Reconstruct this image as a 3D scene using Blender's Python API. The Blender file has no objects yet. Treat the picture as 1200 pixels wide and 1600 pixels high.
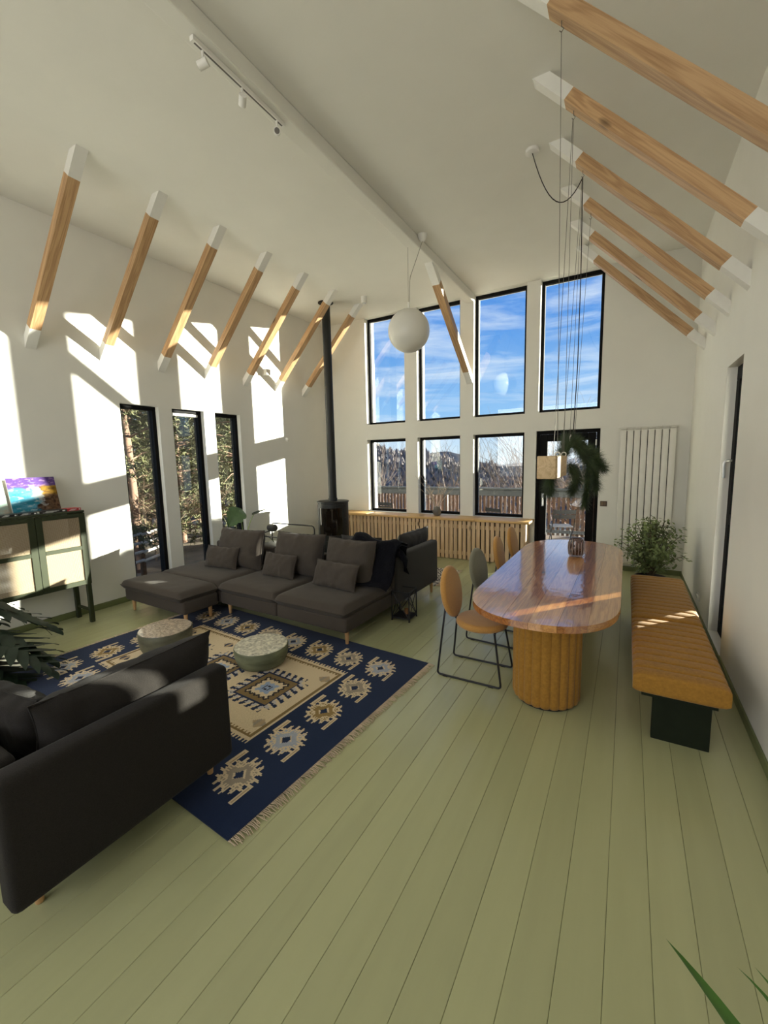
import bpy, bmesh, math, random
from mathutils import Vector, Matrix, noise
R = random.Random(7)
PI = math.pi
sc = bpy.context.scene
COL = sc.collection

# ------------------------------------------------------------------ camera
def make_camera():
    f, yaw, pitch, roll = 657.17, 0.5248187, -0.1240830, 0.0222393
    cy, sy, cp, sp, cr, sr = math.cos(yaw), math.sin(yaw), math.cos(pitch), math.sin(pitch), math.cos(roll), math.sin(roll)
    fw = Vector((-sy*cp, cy*cp, sp)); r = Vector((cy, sy, 0)); d = fw.cross(r)
    r2 = cr*r + sr*d; d2 = -sr*r + cr*d
    cam = bpy.data.cameras.new('camera'); cam.sensor_fit = 'HORIZONTAL'; cam.sensor_width = 36
    cam.lens = f/1200*36; cam.clip_start = 0.05; cam.clip_end = 3000
    o = bpy.data.objects.new('camera', cam); COL.objects.link(o)
    m = Matrix((r2, -d2, -fw)).transposed().to_4x4(); m.translation = (0, 0, 1.8)
    o.matrix_world = m
    sc.camera = o
make_camera()

# ------------------------------------------------------------------ sky, sun, exposure
def make_world():
    w = bpy.data.worlds.new('sky'); sc.world = w; w.use_nodes = True
    nt = w.node_tree; N = nt.nodes; L = nt.links; N.clear()
    out = N.new('ShaderNodeOutputWorld'); bg = N.new('ShaderNodeBackground'); bg.inputs['Strength'].default_value = SKY
    tc = N.new('ShaderNodeTexCoord'); sx = N.new('ShaderNodeSeparateXYZ'); L.new(tc.outputs['Generated'], sx.inputs[0])
    rp = N.new('ShaderNodeValToRGB'); e = rp.color_ramp.elements
    e[0].position = 0.0; e[0].color = (.72, .86, 1.0, 1); e[1].position = .75; e[1].color = (.04, .17, .58, 1)
    k = e.new(.10); k.color = (.30, .58, .98, 1); k = e.new(.30); k.color = (.09, .32, .85, 1)
    L.new(sx.outputs['Z'], rp.inputs[0])
    mp = N.new('ShaderNodeMapping'); mp.inputs['Scale'].default_value = (1.2, 2.2, 9.0); mp.inputs['Rotation'].default_value = (.06, .12, .3)
    L.new(tc.outputs['Generated'], mp.inputs[0])
    nz = N.new('ShaderNodeTexNoise'); nz.inputs['Scale'].default_value = 2.6; nz.inputs['Detail'].default_value = 9; nz.inputs['Roughness'].default_value = .62
    nz.inputs['Distortion'].default_value = .6
    L.new(mp.outputs[0], nz.inputs['Vector'])
    cr = N.new('ShaderNodeValToRGB'); c = cr.color_ramp.elements
    c[0].position = .44; c[0].color = (0, 0, 0, 1); c[1].position = .74; c[1].color = (.8, .8, .8, 1)
    L.new(nz.outputs[0], cr.inputs[0])
    mx = N.new('ShaderNodeMix'); mx.data_type = 'RGBA'; mx.inputs['B'].default_value = (.95, 1.0, 1.08, 1)
    L.new(cr.outputs[0], mx.inputs['Factor']); L.new(rp.outputs[0], mx.inputs['A'])
    L.new(mx.outputs['Result'], bg.inputs['Color']); L.new(bg.outputs[0], out.inputs[0])
SKY = .72
make_world()
SUN_DIR = Vector((-1, -1.228, -.24))
def make_sun():
    l = bpy.data.lights.new('sun', 'SUN'); l.energy = 19; l.angle = .0093; l.color = (1, .93, .80)
    o = bpy.data.objects.new('sun', l); COL.objects.link(o); o.location = (12, 22, 8)
    o.rotation_euler = SUN_DIR.to_track_quat('-Z', 'Y').to_euler()
make_sun()
# unseen fill lamp added inside the rear wall to brighten the room
def make_rear_fill():
    l = bpy.data.lights.new('rear_fill', 'AREA'); l.shape = 'RECTANGLE'; l.size = 4.6; l.size_y = 2.4
    l.energy = 85; l.color = (1, .97, .92)
    o = bpy.data.objects.new('rear_fill', l); COL.objects.link(o)
    o.location = (-2.6, -3.3, 2.6); o.rotation_euler = Vector((0, 1, 0)).to_track_quat('-Z', 'Z').to_euler()
make_rear_fill()
vs = sc.view_settings
vs.view_transform = 'Standard'; vs.look = 'None'; vs.gamma = 1; vs.use_curve_mapping = False
vs.exposure = 0.6

# ------------------------------------------------------------------ room numbers
XL, XR, YB, YF, ZC = -5.70, .755, 7.40, -3.4, 4.58
WT = .35

# ------------------------------------------------------------------ helpers: materials
MATS = {}
def mat(name, col, rough=.6, metal=0, var=.12, scale=12, bump=0, spec=.5, coat=0, sheen=0, stretch=(1, 1, 1), detail=4, rnd=0, bscale=None, trans=0):
    if name in MATS: return MATS[name]
    m = bpy.data.materials.new(name); m.use_nodes = True; nt = m.node_tree; N = nt.nodes; L = nt.links
    b = N['Principled BSDF']
    b.inputs['Roughness'].default_value = rough; b.inputs['Metallic'].default_value = metal
    b.inputs['Specular IOR Level'].default_value = spec
    b.inputs['Coat Weight'].default_value = coat; b.inputs['Coat Roughness'].default_value = .06
    b.inputs['Sheen Weight'].default_value = sheen; b.inputs['Sheen Roughness'].default_value = .5
    b.inputs['Transmission Weight'].default_value = trans
    tc = N.new('ShaderNodeTexCoord'); mp = N.new('ShaderNodeMapping'); mp.inputs['Scale'].default_value = stretch
    L.new(tc.outputs['Object'], mp.inputs[0])
    if rnd:
        oi = N.new('ShaderNodeObjectInfo'); mu = N.new('ShaderNodeMath'); mu.operation = 'MULTIPLY'; mu.inputs[1].default_value = 37
        L.new(oi.outputs['Random'], mu.inputs[0]); cb = N.new('ShaderNodeCombineXYZ')
        for i in range(3): L.new(mu.outputs[0], cb.inputs[i])
        L.new(cb.outputs[0], mp.inputs['Location'])
    nz = N.new('ShaderNodeTexNoise'); nz.inputs['Scale'].default_value = scale; nz.inputs['Detail'].default_value = detail
    L.new(mp.outputs[0], nz.inputs['Vector'])
    rp = N.new('ShaderNodeValToRGB'); e = rp.color_ramp.elements
    e[0].position = .3; e[1].position = .7
    e[0].color = (*[max(0, c*(1-var)) for c in col], 1); e[1].color = (*[c*(1+var) for c in col], 1)
    L.new(nz.outputs[0], rp.inputs[0]); last = rp.outputs[0]
    if rnd:
        hs = N.new('ShaderNodeHueSaturation'); mr = N.new('ShaderNodeMapRange'); mr.inputs['To Min'].default_value = 1-rnd; mr.inputs['To Max'].default_value = 1+rnd
        L.new(oi.outputs['Random'], mr.inputs[0]); L.new(mr.outputs[0], hs.inputs['Value']); L.new(last, hs.inputs['Color']); last = hs.outputs[0]
    L.new(last, b.inputs['Base Color'])
    if bump:
        bp = N.new('ShaderNodeBump'); bp.inputs['Strength'].default_value = bump; bp.inputs['Distance'].default_value = .01
        if bscale:
            n2 = N.new('ShaderNodeTexNoise'); n2.inputs['Scale'].default_value = bscale; n2.inputs['Detail'].default_value = 6
            L.new(mp.outputs[0], n2.inputs['Vector']); L.new(n2.outputs[0], bp.inputs['Height'])
        else: L.new(nz.outputs[0], bp.inputs['Height'])
        L.new(bp.outputs[0], b.inputs['Normal'])
    MATS[name] = m; return m

def wood(name, c1, c2, axis=0, rough=.5, rot=(0, 0, 0), coat=0, knots=True, rnd=.1, fine=1.0, bump=.1, crough=.06):
    """fibrous wood with the grain along one object axis, rings and scattered knots"""
    if name in MATS: return MATS[name]
    m = bpy.data.materials.new(name); m.use_nodes = True; nt = m.node_tree; N = nt.nodes; L = nt.links
    b = N['Principled BSDF']; b.inputs['Roughness'].default_value = rough; b.inputs['Coat Weight'].default_value = coat; b.inputs['Coat Roughness'].default_value = crough
    tc = N.new('ShaderNodeTexCoord'); m0 = N.new('ShaderNodeMapping'); m0.inputs['Rotation'].default_value = rot
    L.new(tc.outputs['Object'], m0.inputs[0])
    oi = N.new('ShaderNodeObjectInfo'); mu = N.new('ShaderNodeMath'); mu.operation = 'MULTIPLY'; mu.inputs[1].default_value = 53
    L.new(oi.outputs['Random'], mu.inputs[0]); cb = N.new('ShaderNodeCombineXYZ')
    for i in range(3): L.new(mu.outputs[0], cb.inputs[i])
    ad = N.new('ShaderNodeVectorMath'); ad.operation = 'ADD'; L.new(m0.outputs[0], ad.inputs[0]); L.new(cb.outputs[0], ad.inputs[1])
    s = [14*fine]*3; s[axis] = .9*fine
    mp = N.new('ShaderNodeMapping'); mp.inputs['Scale'].default_value = s; L.new(ad.outputs[0], mp.inputs[0])
    n1 = N.new('ShaderNodeTexNoise'); n1.inputs['Scale'].default_value = 1.0; n1.inputs['Detail'].default_value = 3; n1.inputs['Distortion'].default_value = .8
    L.new(mp.outputs[0], n1.inputs['Vector'])
    w = N.new('ShaderNodeMath'); w.operation = 'MULTIPLY'; w.inputs[1].default_value = 34; L.new(n1.outputs[0], w.inputs[0])
    sn = N.new('ShaderNodeMath'); sn.operation = 'SINE'; L.new(w.outputs[0], sn.inputs[0])
    mr = N.new('ShaderNodeMapRange'); mr.inputs['From Min'].default_value = -1; L.new(sn.outputs[0], mr.inputs[0])
    s2 = [150*fine]*3; s2[axis] = 5*fine
    mp2 = N.new('ShaderNodeMapping'); mp2.inputs['Scale'].default_value = s2; L.new(ad.outputs[0], mp2.inputs[0])
    n2 = N.new('ShaderNodeTexNoise'); n2.inputs['Scale'].default_value = 1.0; L.new(mp2.outputs[0], n2.inputs['Vector'])
    av = N.new('ShaderNodeMath'); av.operation = 'MULTIPLY_ADD'; av.inputs[1].default_value = .45; L.new(mr.outputs[0], av.inputs[0]); L.new(n2.outputs[0], av.inputs[2])
    rp = N.new('ShaderNodeValToRGB'); e = rp.color_ramp.elements; e[0].position = .25; e[1].position = .95
    e[0].color = (*c1, 1); e[1].color = (*c2, 1); L.new(av.outputs[0], rp.inputs[0]); last = rp.outputs[0]
    if knots:
        s3 = [6.0*fine]*3; s3[axis] = 2.2*fine
        mp3 = N.new('ShaderNodeMapping'); mp3.inputs['Scale'].default_value = s3; L.new(ad.outputs[0], mp3.inputs[0])
        vo = N.new('ShaderNodeTexVoronoi'); vo.inputs['Scale'].default_value = .8; L.new(mp3.outputs[0], vo.inputs['Vector'])
        kr = N.new('ShaderNodeValToRGB'); ke = kr.color_ramp.elements; ke[0].position = .045; ke[0].color = (1, 1, 1, 1); ke[1].position = .11; ke[1].color = (0, 0, 0, 1)
        L.new(vo.outputs['Distance'], kr.inputs[0])
        mx = N.new('ShaderNodeMix'); mx.data_type = 'RGBA'; mx.inputs['B'].default_value = (*[c*.28 for c in c1], 1)
        L.new(kr.outputs[0], mx.inputs['Factor']); L.new(last, mx.inputs['A']); last = mx.outputs['Result']
    hs = N.new('ShaderNodeHueSaturation'); m2 = N.new('ShaderNodeMapRange'); m2.inputs['To Min'].default_value = 1-rnd; m2.inputs['To Max'].default_value = 1+rnd
    L.new(oi.outputs['Random'], m2.inputs[0]); L.new(m2.outputs[0], hs.inputs['Value']); L.new(last, hs.inputs['Color'])
    L.new(hs.outputs[0], b.inputs['Base Color'])
    if bump:
        bp = N.new('ShaderNodeBump'); bp.inputs['Strength'].default_value = bump; bp.inputs['Distance'].default_value = .004
        L.new(n2.outputs[0], bp.inputs['Height']); L.new(bp.outputs[0], b.inputs['Normal'])
    MATS[name] = m; return m

def glass_mat(name='window_glass', tint=(.94, .97, .96), refl=1.0):
    if name in MATS: return MATS[name]
    m = bpy.data.materials.new(name); m.use_nodes = True; nt = m.node_tree; N = nt.nodes; L = nt.links; N.clear()
    out = N.new('ShaderNodeOutputMaterial'); t = N.new('ShaderNodeBsdfTransparent'); t.inputs[0].default_value = (*tint, 1)
    g = N.new('ShaderNodeBsdfGlossy'); g.inputs['Roughness'].default_value = .0; g.inputs[0].default_value = (1, 1, 1, 1)
    lw = N.new('ShaderNodeLayerWeight'); lw.inputs['Blend'].default_value = .5
    pw = N.new('ShaderNodeMath'); pw.operation = 'POWER'; pw.inputs[1].default_value = 5; L.new(lw.outputs['Facing'], pw.inputs[0])
    fr = N.new('ShaderNodeMath'); fr.operation = 'MULTIPLY_ADD'; fr.inputs[1].default_value = .92; fr.inputs[2].default_value = .045; L.new(pw.outputs[0], fr.inputs[0])
    mu = N.new('ShaderNodeMath'); mu.operation = 'MULTIPLY'; mu.inputs[1].default_value = refl; L.new(fr.outputs[0], mu.inputs[0])
    mx = N.new('ShaderNodeMixShader'); L.new(mu.outputs[0], mx.inputs[0]); L.new(t.outputs[0], mx.inputs[1]); L.new(g.outputs[0], mx.inputs[2])
    L.new(mx.outputs[0], out.inputs[0]); MATS[name] = m; return m

def mesh_weave_mat(name, col):
    """open cane webbing: holes in a diagonal lattice"""
    m = bpy.data.materials.new(name); m.use_nodes = True; nt = m.node_tree; N = nt.nodes; L = nt.links
    b = N['Principled BSDF']; out = N['Material Output']; b.inputs['Base Color'].default_value = (*col, 1); b.inputs['Roughness'].default_value = .6
    tc = N.new('ShaderNodeTexCoord'); sx = N.new('ShaderNodeSeparateXYZ'); L.new(tc.outputs['Object'], sx.inputs[0])
    def wave(op):
        a = N.new('ShaderNodeMath'); a.operation = op; L.new(sx.outputs['Y'], a.inputs[0]); L.new(sx.outputs['Z'], a.inputs[1])
        k = N.new('ShaderNodeMath'); k.operation = 'MULTIPLY'; k.inputs[1].default_value = 2*PI/.017; L.new(a.outputs[0], k.inputs[0])
        s = N.new('ShaderNodeMath'); s.operation = 'SINE'; L.new(k.outputs[0], s.inputs[0]); return s
    s1, s2 = wave('ADD'), wave('SUBTRACT')
    mn = N.new('ShaderNodeMath'); mn.operation = 'MULTIPLY'; L.new(s1.outputs[0], mn.inputs[0]); L.new(s2.outputs[0], mn.inputs[1])
    gt = N.new('ShaderNodeMath'); gt.operation = 'GREATER_THAN'; gt.inputs[1].default_value = .12; L.new(mn.outputs[0], gt.inputs[0])
    tr = N.new('ShaderNodeBsdfTransparent'); mx = N.new('ShaderNodeMixShader')
    L.new(gt.outputs[0], mx.inputs[0]); L.new(b.outputs[0], mx.inputs[1]); L.new(tr.outputs[0], mx.inputs[2]); L.new(mx.outputs[0], out.inputs[0])
    MATS[name] = m; return m

def attr_mat(name, rough=.95, bump=.5, sheen=.1):
    m = bpy.data.materials.new(name); m.use_nodes = True; nt = m.node_tree; N = nt.nodes; L = nt.links
    b = N['Principled BSDF']; b.inputs['Roughness'].default_value = rough; b.inputs['Specular IOR Level'].default_value = .1
    b.inputs['Sheen Weight'].default_value = sheen
    a = N.new('ShaderNodeAttribute'); a.attribute_name = 'dye'
    nz = N.new('ShaderNodeTexNoise'); nz.inputs['Scale'].default_value = 260
    tc = N.new('ShaderNodeTexCoord'); L.new(tc.outputs['Object'], nz.inputs['Vector'])
    hs = N.new('ShaderNodeHueSaturation'); mr = N.new('ShaderNodeMapRange'); mr.inputs['To Min'].default_value = .6; mr.inputs['To Max'].default_value = 1.4
    L.new(nz.outputs[0], mr.inputs[0]); L.new(mr.outputs[0], hs.inputs['Value']); L.new(a.outputs['Color'], hs.inputs['Color']); L.new(hs.outputs[0], b.inputs['Base Color'])
    bp = N.new('ShaderNodeBump'); bp.inputs['Strength'].default_value = bump; bp.inputs['Distance'].default_value = .003; L.new(nz.outputs[0], bp.inputs['Height']); L.new(bp.outputs[0], b.inputs['Normal'])
    MATS[name] = m; return m

# ------------------------------------------------------------------ helpers: meshes
class MB:
    def __init__(s): s.v = []; s.f = []; s.cols = None
    def add(s, vs, fs):
        o = len(s.v); s.v += [Vector(p) for p in vs]; s.f += [tuple(i+o for i in f) for f in fs]; return s
    def box(s, x0, x1, y0, y1, z0, z1):
        vs = [(x, y, z) for z in (z0, z1) for y in (y0, y1) for x in (x0, x1)]
        return s.add(vs, [(0, 2, 3, 1), (4, 5, 7, 6), (0, 1, 5, 4), (2, 6, 7, 3), (0, 4, 6, 2), (1, 3, 7, 5)])
    def prism(s, poly, axis, a, b):
        n = len(poly)
        def P(p, t):
            if axis == 1: return (p[0], t, p[1])
            if axis == 0: return (t, p[0], p[1])
            return (p[0], p[1], t)
        vs = [P(p, a) for p in poly]+[P(p, b) for p in poly]
        return s.add(vs, [tuple(range(n)), tuple(range(2*n-1, n-1, -1))]+[(i, i+n, (i+1) % n+n, (i+1) % n) for i in range(n)])
    def tube(s, pts, r, n=8, closed=False, cap=True, flat=None):
        pts = [Vector(p) for p in pts]; rr = r if isinstance(r, (list, tuple)) else [r]*len(pts)
        m = len(pts); base = len(s.v); up = None
        for i, p in enumerate(pts):
            if closed: t = (pts[(i+1) % m]-pts[i-1])
            else: t = pts[min(i+1, m-1)]-pts[max(i-1, 0)]
            t = t.normalized() if t.length > 1e-9 else Vector((0, 0, 1))
            if up is None:
                up = Vector((0, 0, 1)) if abs(t.z) < .9 else Vector((1, 0, 0))
            a = t.cross(up)
            if a.length < 1e-6: a = t.cross(Vector((1, 0, 0)))
            a.normalize(); b = a.cross(t).normalized(); up = b
            for k in range(n):
                q = 2*PI*k/n; s.v.append(p+(a*math.cos(q)+b*math.sin(q))*rr[i])
        for i in range(m if closed else m-1):
            j = (i+1) % m
            for k in range(n):
                s.f.append((base+i*n+k, base+i*n+(k+1) % n, base+j*n+(k+1) % n, base+j*n+k))
        if cap and not closed:
            s.f.append(tuple(base+k for k in range(n-1, -1, -1))); s.f.append(tuple(base+(m-1)*n+k for k in range(n)))
        return s
    def lathe(s, prof, n=32, c=(0, 0, 0), sx=1, sy=1):
        base = len(s.v)
        for (r, z) in prof:
            for k in range(n):
                q = 2*PI*k/n; s.v.append(Vector((c[0]+r*sx*math.cos(q), c[1]+r*sy*math.sin(q), c[2]+z)))
        for i in range(len(prof)-1):
            for k in range(n):
                s.f.append((base+i*n+k, base+i*n+(k+1) % n, base+(i+1)*n+(k+1) % n, base+(i+1)*n+k))
        if prof[0][0] > 1e-6: s.f.append(tuple(base+k for k in range(n-1, -1, -1)))
        if prof[-1][0] > 1e-6: s.f.append(tuple(base+(len(prof)-1)*n+k for k in range(n)))
        return s
    def grid(s, nu, nv, fn, flip=False):
        base = len(s.v)
        for j in range(nv+1):
            for i in range(nu+1): s.v.append(Vector(fn(i/nu, j/nv)))
        for j in range(nv):
            for i in range(nu):
                a = base+j*(nu+1)+i; q = (a, a+1, a+nu+2, a+nu+1)
                s.f.append(q[::-1] if flip else q)
        return s
    def xf(s, m):
        s.v = [m @ p for p in s.v]; return s
    def shift(s, d):
        d = Vector(d); s.v = [p+d for p in s.v]; return s
    def mesh(s, name, smooth=None, weld=False):
        me = bpy.data.meshes.new(name); me.from_pydata([tuple(p) for p in s.v], [], s.f)
        bm = bmesh.new(); bm.from_mesh(me)
        if weld: bmesh.ops.remove_doubles(bm, verts=bm.verts, dist=1e-5)
        bmesh.ops.recalc_face_normals(bm, faces=bm.faces); bm.to_mesh(me); bm.free()
        if smooth is not None:
            me.polygons.foreach_set('use_smooth', [True]*len(me.polygons))
            me.set_sharp_from_angle(angle=math.radians(smooth))
        return me

def rbox(x0, x1, y0, y1, z0, z1, r=.01, seg=2):
    """box with rounded edges, as an MB"""
    bm = bmesh.new(); bmesh.ops.create_cube(bm, size=1)
    for v in bm.verts: v.co = ((x0+x1)/2+v.co.x*(x1-x0), (y0+y1)/2+v.co.y*(y1-y0), (z0+z1)/2+v.co.z*(z1-z0))
    r = min(r, (x1-x0)*.49, (y1-y0)*.49, (z1-z0)*.49)
    bmesh.ops.bevel(bm, geom=list(bm.edges), offset=r, segments=seg, profile=.5, affect='EDGES', clamp_overlap=True)
    m = MB(); bm.verts.index_update()
    m.add([v.co.copy() for v in bm.verts], [tuple(v.index for v in f.verts) for f in bm.faces]); bm.free(); return m

def pillow(w, h, t, seed=0, p=3.2, n=18, wr=.006, pinch=.12):
    """soft cushion lying in the local XZ plane, puffed along Y, with puckered corners"""
    m = MB()
    def fn(side):
        def g(a, b):
            u, v = a*2-1, b*2-1
            k = max(0, (1-abs(u)**p))*max(0, (1-abs(v)**p)); k = k**.45
            sx = 1-pinch*(1-abs(v)**2)*.6*abs(u)**6; sz = 1-pinch*(1-abs(u)**2)*.6*abs(v)**6
            q = Vector((u*w/2*sx, side*t/2*k, v*h/2*sz))
            nn = noise.noise(Vector((q.x*9+seed, q.z*9, seed*3.1+side)))*.6+noise.noise(Vector((q.x*22, q.z*16+seed, side)))*.4
            q.y += side*nn*wr*min(1, k*2)
            q.z += wr*.5*noise.noise(Vector((q.x*14+seed, side, q.z*5)))
            return q
        return g
    m.grid(n, n, fn(1)); m.grid(n, n, fn(-1), True)
    return m

def link(o, parent=None):
    COL.objects.link(o)
    if parent: o.parent = parent
    return o
ORIG = {}
def origin(o):
    p = Vector((0, 0, 0))
    while o is not None: p += Vector(ORIG.get(o.name, (0, 0, 0))); o = o.parent
    return p
def obj(name, mb, m, parent=None, smooth=None, world=False, weld=False, loc=None, rot=None):
    """one mesh object; world=True: the verts are world coordinates, re-based on the (unrotated) parent"""
    if isinstance(mb, MB):
        if world and parent: mb.shift(-origin(parent))
        me = mb.mesh(name, smooth, weld)
    else: me = mb
    o = bpy.data.objects.new(name, me)
    if m is not None and not me.materials: me.materials.append(m)
    if loc is not None: o.location = loc
    if rot is not None: o.rotation_euler = rot
    return link(o, parent)
def tag(o, label=None, cat=None, group=None, kind=None):
    if label: o['label'] = label
    if cat: o['category'] = cat
    if group: o['group'] = group
    if kind: o['kind'] = kind
    return o
def thing(name, label, cat, loc=(0, 0, 0), rz=0, group=None, kind=None):
    o = bpy.data.objects.new(name, None); o.empty_display_size = .1; COL.objects.link(o)
    o.location = loc; o.rotation_euler = (0, 0, rz); ORIG[o.name] = tuple(loc)
    return tag(o, label, cat, group, kind)
def copy_tree(o, parent=None):
    c = o.copy(); COL.objects.link(c); c.parent = parent
    for ch in [x for x in o.children]: copy_tree(ch, c)
    return c
def single(name, mb, m, label, cat, loc, group=None, kind=None, smooth=None, weld=False):
    """a thing that is one mesh, built in world coordinates and re-based on loc"""
    mb.shift(-Vector(loc)); o = obj(name, mb, m, None, smooth, weld=weld); o.location = loc
    return tag(o, label, cat, group, kind)
def struct(name, mb, m, smooth=None):
    o = obj(name, mb, m, None, smooth); o['kind'] = 'structure'; return o

# ------------------------------------------------------------------ materials
M_wall = mat('wall_paint', (.80, .785, .725), .75, var=.015, scale=3, bump=.04, bscale=90)
M_ceil = mat('ceiling_paint', (.80, .785, .725), .8, var=.015, scale=3, bump=.05, bscale=70)
M_plank = mat('green_floor_paint', (.405, .41, .225), .22, var=.025, scale=3.0, bump=.10, rnd=.05, stretch=(6, .6, 1), bscale=8, spec=.45)
M_gap = mat('floor_joint', (.10, .105, .05), .9)
M_base = mat('green_skirting_paint', (.16, .185, .075), .5, var=.06)
M_black = mat('black_frame', (.006, .006, .006), .7, var=.1, spec=.12)
M_blackm = mat('black_metal', (.008, .008, .009), .42, var=.1)
M_glass = glass_mat()
M_whitep = mat('white_paint', (.80, .785, .74), .5, var=.02)
M_jamb = mat('outer_reveal', (.72, .69, .62), .8, var=.04)
M_strutL = wood('brace_timber', (.35, .19, .085), (.57, .36, .185), 0, .5, rot=(0, math.radians(46.3), 0), bump=.15, fine=.8)
M_strutR = wood('brace_timber_mirrored', (.35, .19, .085), (.57, .36, .185), 0, .5, rot=(0, math.radians(-46.3), 0), bump=.15, fine=.8)
M_strutB = wood('brace_timber_gable', (.35, .19, .085), (.57, .36, .185), 1, .5, rot=(math.radians(40), 0, 0), bump=.15, fine=.8)
M_slat = wood('pine_slat', (.58, .37, .19), (.76, .55, .34), 2, .6, rnd=.14)
M_shelf = wood('pine_board', (.55, .31, .10), (.72, .46, .19), 0, .5, rnd=.1)
M_sofa = mat('sofa_fabric', (.066, .0545, .0455), .92, var=.2, scale=300, bump=.25, spec=.12, sheen=.08, detail=2)
M_sofa2 = mat('sofa_fabric_grey', (.052, .049, .047), .92, var=.2, scale=300, bump=.25, spec=.12, sheen=.10, detail=2)
M_sofa_shade = mat('sofa_fabric_shaded', (.020, .0175, .0155), .92, var=.2, scale=300, bump=.25, spec=.12, sheen=.06, detail=2)  # darker copy of the sofa fabric, shade put into its colour
M_legw = wood('beech_leg', (.48, .27, .11), (.62, .38, .18), 2, .5, knots=False)
M_must = mat('mustard_velvet', (.355, .175, .028), .8, var=.14, scale=60, bump=.08, spec=.2, sheen=.15)
M_mustc = mat('mustard_chair_fabric', (.50, .255, .07), .8, var=.14, scale=160, bump=.1, spec=.2, sheen=.35)
M_greyc = mat('sage_chair_fabric', (.20, .19, .135), .85, var=.14, scale=160, bump=.1, spec=.2, sheen=.3)
M_greenb = mat('dark_green_panel', (.011, .016, .008), .6, var=.15, spec=.2)

# ------------------------------------------------------------------ structure: floor, ceiling, walls
def build_floor():
    m = MB().box(XL-WT, XR+WT, YF-WT, YB+.02, -.30, -.022)
    fl = struct('floor', m, M_gap)
    pw = .149; n = int(math.ceil((XR-XL)/pw)); x0 = .0025-pw*39
    cuts = {}
    i = 0; x = x0
    while x < XR:
        a, b = max(x, XL), min(x+pw, XR)
        if b-a > .02:
            cut = R.choice([1.2, 2.6, 3.6, 4.4, 5.2, .2])+R.uniform(-.3, .3)
            for (ya, yb) in (((YF, cut), (cut, YB)) if i % 5 == 2 else ((YF, YB),)):
                mb = rbox(a+.0006, b-.0006, ya+.0003, yb-.0003, -.022, R.uniform(-.0010, 0), .0016, 1)
                obj('plank', mb, M_plank, fl)
        x += pw; i += 1
build_floor()
struct('ceiling', MB().box(XL-WT, XR+WT, YF-WT, YB+WT, ZC, ZC+.3), M_ceil)

def wall_cells(u0, u1, v0, v1, t0, t1, openings, axis):
    """solid wall with rectangular openings; axis 'y': u=x, thickness along y; axis 'x': u=y, thickness along x"""
    us = sorted({u0, u1, *[o[0] for o in openings], *[o[1] for o in openings]}); vs_ = sorted({v0, v1, *[o[2] for o in openings], *[o[3] for o in openings]})
    us = [u for u in us if u0 <= u <= u1]; vs_ = [v for v in vs_ if v0 <= v <= v1]
    def solid(i, j):
        if i < 0 or j < 0 or i >= len(us)-1 or j >= len(vs_)-1: return False
        cu, cv = (us[i]+us[i+1])/2, (vs_[j]+vs_[j+1])/2
        return not any(o[0] < cu < o[1] and o[2] < cv < o[3] for o in openings)
    m = MB()
    def P(u, v, t): return (u, t, v) if axis == 'y' else (t, u, v)
    for i in range(len(us)-1):
        for j in range(len(vs_)-1):
            if not solid(i, j): continue
            a, b, c, d = us[i], us[i+1], vs_[j], vs_[j+1]
            for t in (t0, t1): m.add([P(a, c, t), P(b, c, t), P(b, d, t), P(a, d, t)], [(0, 1, 2, 3)])
            if not solid(i-1, j): m.add([P(a, c, t0), P(a, c, t1), P(a, d, t1), P(a, d, t0)], [(0, 1, 2, 3)])
            if not solid(i+1, j): m.add([P(b, c, t0), P(b, c, t1), P(b, d, t1), P(b, d, t0)], [(0, 1, 2, 3)])
            if not solid(i, j-1): m.add([P(a, c, t0), P(b, c, t0), P(b, c, t1), P(a, c, t1)], [(0, 1, 2, 3)])
            if not solid(i, j+1): m.add([P(a, d, t0), P(b, d, t0), P(b, d, t1), P(a, d, t1)], [(0, 1, 2, 3)])
    return m
WX = [(-4.640, -3.765), (-3.505, -2.655), (-2.410, -1.525), (-1.312, -.405)]
ZU0, ZU1, ZL0, ZL1 = 2.507, 4.575, .74, 2.205
DOOR = (-1.335, -.385, -.001, 2.21)
back_open = [(a, b, ZU0, ZU1) for a, b in WX]+[(a, b, ZL0, ZL1) for a, b in WX[:3]]+[DOOR]
def solid_wall(name, mb, m):
    o = struct(name, mb, m); 
    bm = bmesh.new(); bm.from_mesh(o.data); bmesh.ops.remove_doubles(bm, verts=bm.verts, dist=1e-5); bmesh.ops.recalc_face_normals(bm, faces=bm.faces); bm.to_mesh(o.data); bm.free(); return o
solid_wall('wall_back', wall_cells(XL-WT, XR+WT, -.3, ZC, YB, YB+WT, back_open, 'y'), M_wall)
LW = [(3.115, 3.635), (3.835, 4.365), (4.565, 5.065)]
solid_wall('wall_left', wall_cells(YF-WT, YB, -.3, ZC, XL, XL-.22, [(a, b, .06, 2.60) for a, b in LW], 'x'), M_wall)
RW = (4.39, 5.035, .055, 2.565)
solid_wall('wall_right', wall_cells(YF-WT, YB, -.3, ZC, XR, XR+.40, [RW], 'x'), M_wall)
FW = [(-4.9, -3.4, .9, 3.8), (-3.2, -1.7, .9, 3.8), (-1.5, -.2, .9, 3.8)]
solid_wall('wall_front', wall_cells(XL, XR, -.3, ZC, YF, YF-WT, FW, 'y'), M_wall)
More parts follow.
